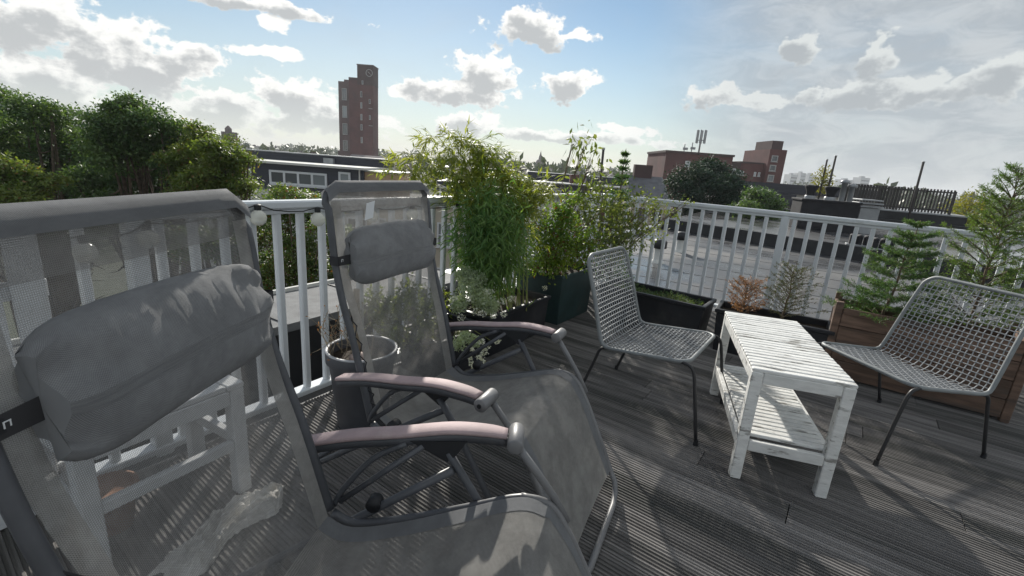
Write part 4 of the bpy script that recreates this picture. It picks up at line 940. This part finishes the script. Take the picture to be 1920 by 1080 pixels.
p = at(1543, 335, 24); shrub((p.x, 24, .52), 'small pale shrub growing above the chimney pots', [(1543, 330, 24, 13), (1540, 342, 24, 12), (1546, 352, 24, 11)], 'leaf_gold', 800, .13, sr=.015)
# poles
for (xa, ya, xb, yb, Y, r_, lb) in ((1567, 292, 1552, 358, 23.6, .05, 'taller of the two slanting poles above the chimney pots'), (1550, 299, 1541, 345, 23.8, .045, 'shorter slanting pole beside the tall one above the chimney'), (1728, 303, 1708, 395, 20.6, .05, 'thin grey pole rising above the slatted fence'), (1124, 278, 1120, 420, 6.4, .018, 'brown post rising behind the corner of the railing')):
    a, b = at(xb, yb, Y), at(xa, ya, Y); a = Vector((a.x, a.y, -.5 if Y < 10 else (.5 if Y > 22 else -.16))); b.x, b.y = a.x + (b.x-a.x)*.4, Y
    t = thing('pole', lb, 'pole', tuple(a), 0, 'poles on the roofs')
    MB().tube([a, b], [r_, r_*.9], 10).build('shaft', 'fence_wood', t, True, world=True); MB().tube([b-Vector((0, 0, .02)), b+Vector((0, 0, .012))], r_*1.15, 10).build('cap', 'zinc', t, True, world=True)

# ------------------------------------------------------------------ houses
def window(t, x0, x1, z0, z1, y, nx=1, fr=.09, nz=1, out=-1, mat='win_white'):
    """framed window on a facade facing -Y (local), centred frame proud of the wall"""
    w = MB(); d = .10
    w.box(((x0+x1)/2, y+out*.03, z1-fr/2), (x1-x0, d, fr)); w.box(((x0+x1)/2, y+out*.03, z0+fr/2), (x1-x0, d, fr))
    for k in range(nx+1): xx = x0+fr/2+(x1-x0-fr)*k/nx; w.box((xx, y+out*.032, (z0+z1)/2), (fr, d, z1-z0-2*fr))
    for k in range(1, nz): w.box(((x0+x1)/2, y+out*.028, z0+(z1-z0)*k/nz), (x1-x0-2*fr, d*.8, fr*.6))
    o = w.build('window', mat, t)
    for k in range(nx):
        xa = x0+fr+(x1-x0-fr)*k/nx; xb = x0+(x1-x0-fr)*(k+1)/nx
        MB().box(((xa+xb)/2, y+out*.012, (z0+z1)/2), (xb-xa, .02, z1-z0-2*fr)).build('pane', 'glass', o)
    MB().box(((x0+x1)/2, y+out*.07, z0-.04), (x1-x0+.12, .20, .05)).build('sill', mat, o)
    return o
def px_rect(xa, ya, xb, yb, Y): a, b = at(xa, ya, Y), at(xb, yb, Y); return a.x, b.x, b.z, a.z
YH = 30.0
# navy clad dormer house
xl, xr = at(300, 300, YH).x, at(677, 316, YH).x
t = thing('navy_house', 'terraced house with navy clad top storey and white framed windows', 'house', ((xl+xr)/2, YH, GZ)); ox = (xl+xr)/2
W_ = xr-xl; lz = lambda z: z-GZ
MB().box((0, 4, lz(-6.2)), (W_, 8, 9.6)).build('wall', 'render_white', t)
MB().box((0, 4.3, lz(-.55)), (W_-.2, 7, 1.7)).build('top_storey', 'clad_navy', t)
MB().box((0, 4.2, lz(.37)), (W_+.1, 7.4, .14)).build('roof_edge', 'render_white', t)
MB().add([(-W_/2, -.05, lz(-2.4)), (W_/2, -.05, lz(-2.4)), (W_/2, .78, lz(-1.38)), (-W_/2, .78, lz(-1.38))], [(0, 1, 2, 3)]).build('roof_slope', 'slate', t)
MB().box((.6, 6.6, lz(.72)), (W_-1.2, 2.6, .55)).build('roof_storey', 'clad_navy', t); MB().box((.6, 6.6, lz(1.02)), (W_-1.0, 2.8, .07)).build('roof_trim', 'zinc', t)
MB().box((2.3, 5.2, lz(.62)), (.7, .5, .42)).build('roof_duct', 'zinc', t)
for (a, b, c_, d_, n_) in ((505, 318, 614, 352, 4), (447, 314, 474, 345, 1), (635, 322, 658, 352, 1)):
    x0, x1, z0, z1 = px_rect(a, b, c_, d_, YH+.8); window(t, x0-ox, x1-ox, lz(z0), lz(z1), .8, n_, .13)
x0 = -W_/2+1
for k in range(5):
    for z in (-4.4, -7.4): window(t, x0+k*2.7, x0+k*2.7+1.3, lz(z), lz(z+1.7), 0, 2, .09, 2)
MB().tube([(W_/2-.35, .72, lz(-1.4)), (W_/2-.35, .72, lz(.3))], .05, 8).build('downpipe', 'render_white', t)
# pale house next to it, with the tan roof box
x0, x1 = xr+.15, at(868, 330, YH).x; ox = (x0+x1)/2; W_ = x1-x0
t = thing('pale_house', 'pale rendered house with tan boarded roof box behind the upright chair', 'house', (ox, YH, GZ))
MB().box((0, 4, lz(-6.3)), (W_, 8, 9.4)).build('wall', 'render_cream', t); MB().box((0, 3.9, lz(-1.54)), (W_+.08, 8.2, .12)).build('roof_edge', 'render_white', t)
tb0, tb1 = at(682, 320, YH+1).x-ox, at(748, 320, YH+1).x-ox
bx_ = MB().box(((tb0+tb1)/2, 2.6, lz(-.62)), (tb1-tb0, 3.2, 1.68)).build('roof_box', 'clad_tan', t); MB().box(((tb0+tb1)/2, 2.6, lz(.25)), (tb1-tb0+.15, 3.35, .08)).build('roof_box_trim', 'zinc', bx_)
for k in range(4):
    for z in (-4.2, -7.2): window(t, -W_/2+.5+k*(W_-.6)/4, -W_/2+.5+k*(W_-.6)/4+.95, lz(z), lz(z+1.6), 0, 1, .10, 2)
MB().box((W_/2-1.1, 3, lz(-.75)), (1.6, 3, 1.4)).build('dormer', 'clad_navy', t); window(t, W_/2-1.7, W_/2-.5, lz(-1.3), lz(-.4), 1.5, 1, .1)
# row farther back, right of the bamboo
for i, (pxa, pxb, Y, lab) in enumerate(((868, 985, 46, 'navy roofed terraced house behind the bamboo, right of the pale house'), (987, 1108, 46.6, 'navy roofed terraced house left of the tall thin plant at the corner'), (1110, 1232, 47, 'low terraced house behind the pointed conifer'))):
    x0, x1 = at(pxa, 330, Y).x, at(pxb, 330, Y).x; ox = (x0+x1)/2; W_ = x1-x0
    t = thing('terraced_house', lab, 'house', (ox, Y, GZ), 0, 'terraced houses behind')
    MB().box((0, 4, lz(-6.6)), (W_-.04, 8, 8.8)).build('wall', 'brick' if i == 2 else 'render_white', t)
    MB().box((0, 4.3, lz(-1.2)), (W_-.1, 7, 2.0)).build('top_storey', 'clad_navy', t); MB().box((0, 4.2, lz(-.14)), (W_, 7.5, .12)).build('roof_edge', 'zinc', t)
    MB().box((-.4, 6.5, lz(.32)), (W_*.8, 2.4, .8)).build('roof_storey', 'clad_navy', t); MB().box((-.4, 6.5, lz(.75)), (W_*.82, 2.6, .06)).build('roof_trim', 'zinc', t)
    MB().box((W_*.3, 3.2, lz(.35)), (.9, .7, .9)).build('chimney', 'brick', t)
    for k in range(3):
        window(t, -W_/2+.7+k*(W_-.8)/3, -W_/2+.7+k*(W_-.8)/3+1.1, lz(-1.95), lz(-.75), .8, 2, .11); window(t, -W_/2+.7+k*(W_-.8)/3, -W_/2+.7+k*(W_-.8)/3+1.1, lz(-5.2), lz(-3.6), 0, 2, .1)
# white and grey building right, behind the dark tree
x0, x1 = at(1385, 350, 40).x, at(1640, 365, 40).x; ox = (x0+x1)/2; W_ = x1-x0
t = thing('white_house', 'long low white building with dark flat roof below the red brick tower block', 'house', (ox, 40, GZ))
MB().box((0, 4, lz(-5.2)), (W_, 8, 11.6)).build('wall', 'render_white', t); MB().box((0, 4, lz(1.0)), (W_+.4, 8.6, .78)).build('roof', 'clad_navy', t); MB().box((-W_*.18, .0, lz(.12)), (1.9, 1.2, .96)).build('dormer', 'clad_navy', t)
for k in range(7): window(t, -W_/2+.8+k*1.75, -W_/2+.8+k*1.75+.9, lz(-.75), lz(.15), 0, 1, .09)
x0, x1 = at(1190, 340, 38).x, at(1260, 340, 38).x; ox = (x0+x1)/2; W_ = x1-x0
t = thing('brick_gable', 'small dark brick house with chimneys left of the dark round tree', 'house', (ox, 38, GZ))
MB().box((0, 3, lz(-5.8)), (W_, 6, 10.4)).build('wall', 'render_cream', t)
MB().add([(-W_/2-.1, -.1, lz(-.6)), (W_/2+.1, -.1, lz(-.6)), (W_/2+.1, 3, lz(1.2)), (-W_/2-.1, 3, lz(1.2)), (-W_/2-.1, 6.1, lz(-.6)), (W_/2+.1, 6.1, lz(-.6))], [(0, 1, 2, 3), (3, 2, 5, 4), (0, 3, 4), (1, 5, 2)]).build('roof', 'slate', t)
MB().box((-.2, 3, lz(1.3)), (1.5, .6, 1.6)).build('chimney', 'brick_dark', t)
for k in range(2): window(t, -1.1+k*1.3, -.2+k*1.3, lz(-2.4), lz(-1.2), 0, 1, .09)

# ------------------------------------------------------------------ clock tower
YT = 150.0
t = thing('clock_tower', 'tall dark brick tower with a round clock on its upper block', 'tower', (at(672, 280, YT).x, YT, GZ)); ox = at(672, 280, YT).x
X = lambda px, py=220: at(px, py, YT).x - ox
Zt = lambda px, py: at(px, py, YT).z - GZ
xa, xb, xc, xd = X(634), X(655), X(671), X(700)
MB().box(((xa+xb)/2, 2.9, Zt(645, 152)/2), (xb-xa, 4.4, Zt(645, 152))).build('side_wing', 'brick_grey', t)
MB().box(((xb+xd)/2+.001, 2.5, Zt(665, 150)/2-.03), (xd-xb, 5.0, Zt(665, 150)-.06)).build('shaft', 'brick', t)
MB().box(((xc+xd)/2, 2.5, (Zt(690, 123)+Zt(690, 160))/2), (xd-xc+.06, 5.06, Zt(690, 123)-Zt(690, 160))).build('upper_block', 'brick_dark', t)
MB().box(((xc+xd)/2, 2.5, Zt(690, 123)+.12), (xd-xc+.3, 5.3, .25)).build('coping', 'brick_grey', t)
MB().box((X(645)+.2, 2.9, Zt(645, 152)+.35), (1.2, 2.4, .7)).build('parapet', 'brick_grey', t); MB().box((X(661), 2.5, Zt(662, 149)+.3), (2.6, 3.4, .8)).build('parapet', 'brick_dark', t)
for (ya, yb) in ((165, 187), (198, 220), (231, 252), (263, 282)): window(t, X(640.5), X(649.5), Zt(645, yb), Zt(645, ya), .7, 1, .13, 1, -1, 'win_grey')
for ya in (171, 192, 214, 233, 257): window(t, X(676), X(679.5), Zt(678, ya+11), Zt(678, ya), 0, 1, .10, 1, -1, 'win_grey')
for ya in (186, 216): window(t, X(692), X(695), Zt(693, ya+8), Zt(693, ya), 0, 1, .08, 1, -1, 'win_grey')
for ya in (204, 236): MB().box((X(695), -.12, Zt(695, ya)), (1.2, .25, .12)).build('ledge', 'win_grey', t)
window(t, X(679), X(682), Zt(680, 158), Zt(680, 151), -.03, 1, .10, 1, -1, 'win_grey')
ck = MB(); cz, cx_, rr = Zt(693, 137), X(693), .95
ring = [(cx_+rr*math.cos(q), -.12, cz+rr*math.sin(q)) for q in np.linspace(0, 2*math.pi, 25)[:-1]]
cko = ck.tube(ring, .10, 6, closed=True).build('clock', 'win_grey', t, True)
MB().tube([(cx_, -.12, cz), (cx_-.45, -.12, cz+.35)], .08, 5).build('clock_hand', 'win_grey', cko); MB().tube([(cx_, -.12, cz), (cx_+.5, -.12, cz-.5)], .06, 5).build('clock_hand', 'win_grey', cko)
# small far tower on the left
p = at(426, 265, 210); t = thing('small_tower', 'small dark far-off tower between the left trees and the clock tower', 'tower', (p.x, 210, GZ))
MB().box((0, 2, lz(at(426, 247, 210).z)/2), (4.8, 4, lz(at(426, 247, 210).z))).build('shaft', 'brick_dark', t); MB().lathe([(1.4, 0), (1.4, 1.4), (.3, 2.6), (0, 2.7)], (-.3, 2, lz(at(426, 247, 210).z)), 8).build('turret', 'brick_dark', t)

# ------------------------------------------------------------------ red brick block on the right
YB = 70.0
t = thing('brick_block', 'red brick building with a stepped tower and phone mast on the right', 'building', (at(1340, 330, YB).x, YB, GZ)); ox = at(1340, 330, YB).x
X = lambda px, py=310: at(px, py, YB).x - ox
Zt = lambda px, py: at(px, py, YB).z - GZ
zA, zB, zC, zD = Zt(1245, 281)-.3, Zt(1400, 300), Zt(1460, 280), Zt(1465, 262)
MB().box(((X(1246)+X(1372))/2, 5, zA/2), (X(1372)-X(1246), 10, zA)).build('main_wing', 'brick', t)
MB().box(((X(1246)+X(1372))/2, 5, zA+.15), (X(1372)-X(1246)+.3, 10.3, .3)).build('main_coping', 'brick_dark', t)
MB().box(((X(1372)+X(1395))/2, 5.5, (zA-.6)/2), (X(1395)-X(1372)-.02, 9, zA-.6)).build('middle_wing', 'brick_dark', t)
MB().box(((X(1395)+X(1442))/2, 6.0, (zB-.4)/2), (X(1442)-X(1395)-.02, 9, zB-.4)).build('low_wing', 'brick', t); MB().box(((X(1395)+X(1442))/2, 6.0, zB-.28), (X(1442)-X(1395)-.04, 9.2, .22)).build('low_coping', 'brick_dark', t)
MB().box(((X(1442)+X(1474))/2, 4.5, zC/2), (X(1474)-X(1442), 8, zC)).build('tower', 'brick', t)
MB().box(((X(1454)+X(1475))/2, 4.6, (zD+zC)/2), (X(1475)-X(1454), 5, zD-zC-.01)).build('tower_top', 'brick_dark', t)
for (ya, yb) in ((291, 303), (309, 321), (328, 341)): window(t, X(1447), X(1459), Zt(1450, yb), Zt(1450, ya), .5, 1, .12, 1, -1, 'win_grey')
for (xa_, xb_, ya, yb) in ((1366, 1374, 315, 327), (1381, 1387, 316, 326), (1388, 1398, 319, 328)): window(t, X(xa_), X(xb_), Zt(1380, yb), Zt(1380, ya), 0 if xb_ < 1373 else .98, 1, .12)
for xa_ in (1402, 1426, 1434): window(t, X(xa_), X(xa_+4), Zt(1428, 331), Zt(1428, 323), 1.5, 1, .10)
window(t, X(1284), X(1293), Zt(1290, 313), Zt(1290, 302), 0, 1, .12)
# phone mast on its roof
mx, mz = at(1311, 280, YB+3).x, zA+GZ+.3
t = thing('phone_mast', 'phone mast with upright grey antennas on the red brick roof', 'mast', (mx, YB+3, mz))
MB().tube([(0, 0, 0), (0, 0, 3.3)], .12, 8).build('pole', 'zinc', t, True)
for k in range(6):
    q = k*math.pi/3; MB().bbox((.62*math.cos(q), .62*math.sin(q), 2.4), (.26, .16, 1.9), .03, q).build('antenna', 'zinc', t)
    MB().tube([(0, 0, 1.9), (.6*math.cos(q), .6*math.sin(q), 1.9)], .05, 5).build('bracket', 'zinc', t)
for (xx, h, lb) in ((1283, 1.2, 'thin antenna left of the phone mast on the brick roof'), (1297, 1.5, 'antenna with a small box beside the phone mast on the brick roof')):
    t = thing('roof_antenna', lb, 'antenna', (at(xx, 280, YB+3).x, YB+3, mz), 0, 'roof antennas'); MB().tube([(0, 0, 0), (0, 0, h)], .07, 6).build('pole', 'zinc', t); MB().box((.15, 0, h*.45), (.7, .2, .35)).build('box', 'zinc', t)

# ------------------------------------------------------------------ far city
p = at(1013, 300, 400); t = thing('church_spire', 'tiny pointed church spire on the horizon right of the bamboo', 'church', (p.x, 400, GZ))
zt = at(1013, 282, 400).z-GZ; MB().lathe([(4.6, 0), (4.6, zt*.52), (5.2, zt*.53), (2.6, zt*.70), (1.5, zt*.72), (1.3, zt*.80), (.5, zt*.9), (0, zt)], (0, 0, 0), 8).build('spire', 'brick_dark', t)
MB().box((-7, 6, zt*.22), (16, 9, zt*.44)).build('nave', 'brick_dark', t)
for i, (xa, xb, yt, lb) in enumerate(((1480, 1496, 328, 'far pale tower block just right of the brick tower'), (1498, 1512, 325, 'far pale tower block, second right of the brick tower'), (1514, 1532, 328, 'wide far pale tower block left of the slanting poles'), (1612, 1632, 334, 'far pale tower block above the left end of the slatted fence'), (1578, 1600, 338, 'low far pale block between the poles and the slatted fence'))):
    Y = 620+i*12; a, b = at(xa, 345, Y), at(xb, yt, Y); t = thing('tower_block', lb, 'building', ((a.x+b.x)/2, Y, GZ), 0, 'far tower blocks')
    hh = b.z-GZ; wd = b.x-a.x; MB().box((0, 8, hh/2), (wd, 16, hh)).build('wall', 'far_concrete', t)
    for k in range(5): MB().box((0, -.05, hh-4-k*4.2), (wd*.86, .2, 1.6)).build('window_band', 'glass', t)
    MB().box((0, 8, hh+1), (wd*.4, 5, 2)).build('plant_room', 'far_concrete', t)
random.seed(31)
for i in range(30):
    Y = random.uniform(75, 330); px_ = random.uniform(430, 1250); p = at(px_, 300, Y); w = random.uniform(9, 26); h = 9.6 + random.uniform(-1.5, 1.7) + Y*.004
    t = thing('far_house', 'low far-off house in the band of roofs below the horizon', 'house', (p.x, Y, GZ), random.uniform(-.15, .15), 'far roofs')
    MB().box((0, 4, (h-1.5)/2), (w, 9, h-1.5)).build('wall', 'wall_far', t)
    if i % 3: MB().add([(-w/2-.2, -.6, h-1.5), (w/2+.2, -.6, h-1.5), (w/2+.2, 4, h+.4), (-w/2-.2, 4, h+.4), (-w/2-.2, 8.6, h-1.5), (w/2+.2, 8.6, h-1.5)], [(0, 1, 2, 3), (3, 2, 5, 4), (0, 3, 4), (1, 5, 2)]).build('roof', 'roof_far', t)
    else: MB().box((0, 4, h-1.25), (w+.4, 9.4, .5)).build('roof', 'zinc', t)
    MB().box((w*.25, 4, h+.3), (1.0, .8, 1.5)).build('chimney', 'brick_dark', t)
# far woods: one mass
Cs = []
for i in range(620):
    Y = rng.uniform(110, 700); x = rng.uniform(-1.15, 1.15)*Y; r_ = rng.uniform(3.5, 7.5); k = 60
    if -60 < x < -30 and Y < 175: continue
    c = np.array([x, Y, GZ + rng.uniform(5.5, 9.2) + .012*Y*rng.random()]); Cs.append(c + rdir(k)*(rng.uniform(.2, 1, k)**.4)[:, None]*np.array([r_, r_, r_*.75]))
C = np.concatenate(Cs); k = len(C)
o = leaves('far_woods', 'leaf_far', C, rdir(k), rdir(k, .8), rng.uniform(1.6, 3.2, k), rng.uniform(1.2, 2.2, k)); tag(o, 'dim green band of far treetops along the horizon', 'trees', kind='stuff')

# ------------------------------------------------------------------ air
hz = MB().box((0, 900, 11), (4200, 2100, 46)).build('haze', None); hz['kind'] = 'stuff'; tag(hz, 'thin pale haze in the air over the city', 'haze')
mt, g = base_mat('haze_air'); o_ = g.n('ShaderNodeOutputMaterial'); vq = g.n('ShaderNodeVolumePrincipled'); vq.inputs['Color'].default_value = (.92, .95, 1.0, 1); vq.inputs['Density'].default_value = .00045; vq.inputs['Anisotropy'].default_value = .1
g.nt.links.new(vq.outputs[0], o_.inputs['Volume']); hz.data.materials.append(mt)
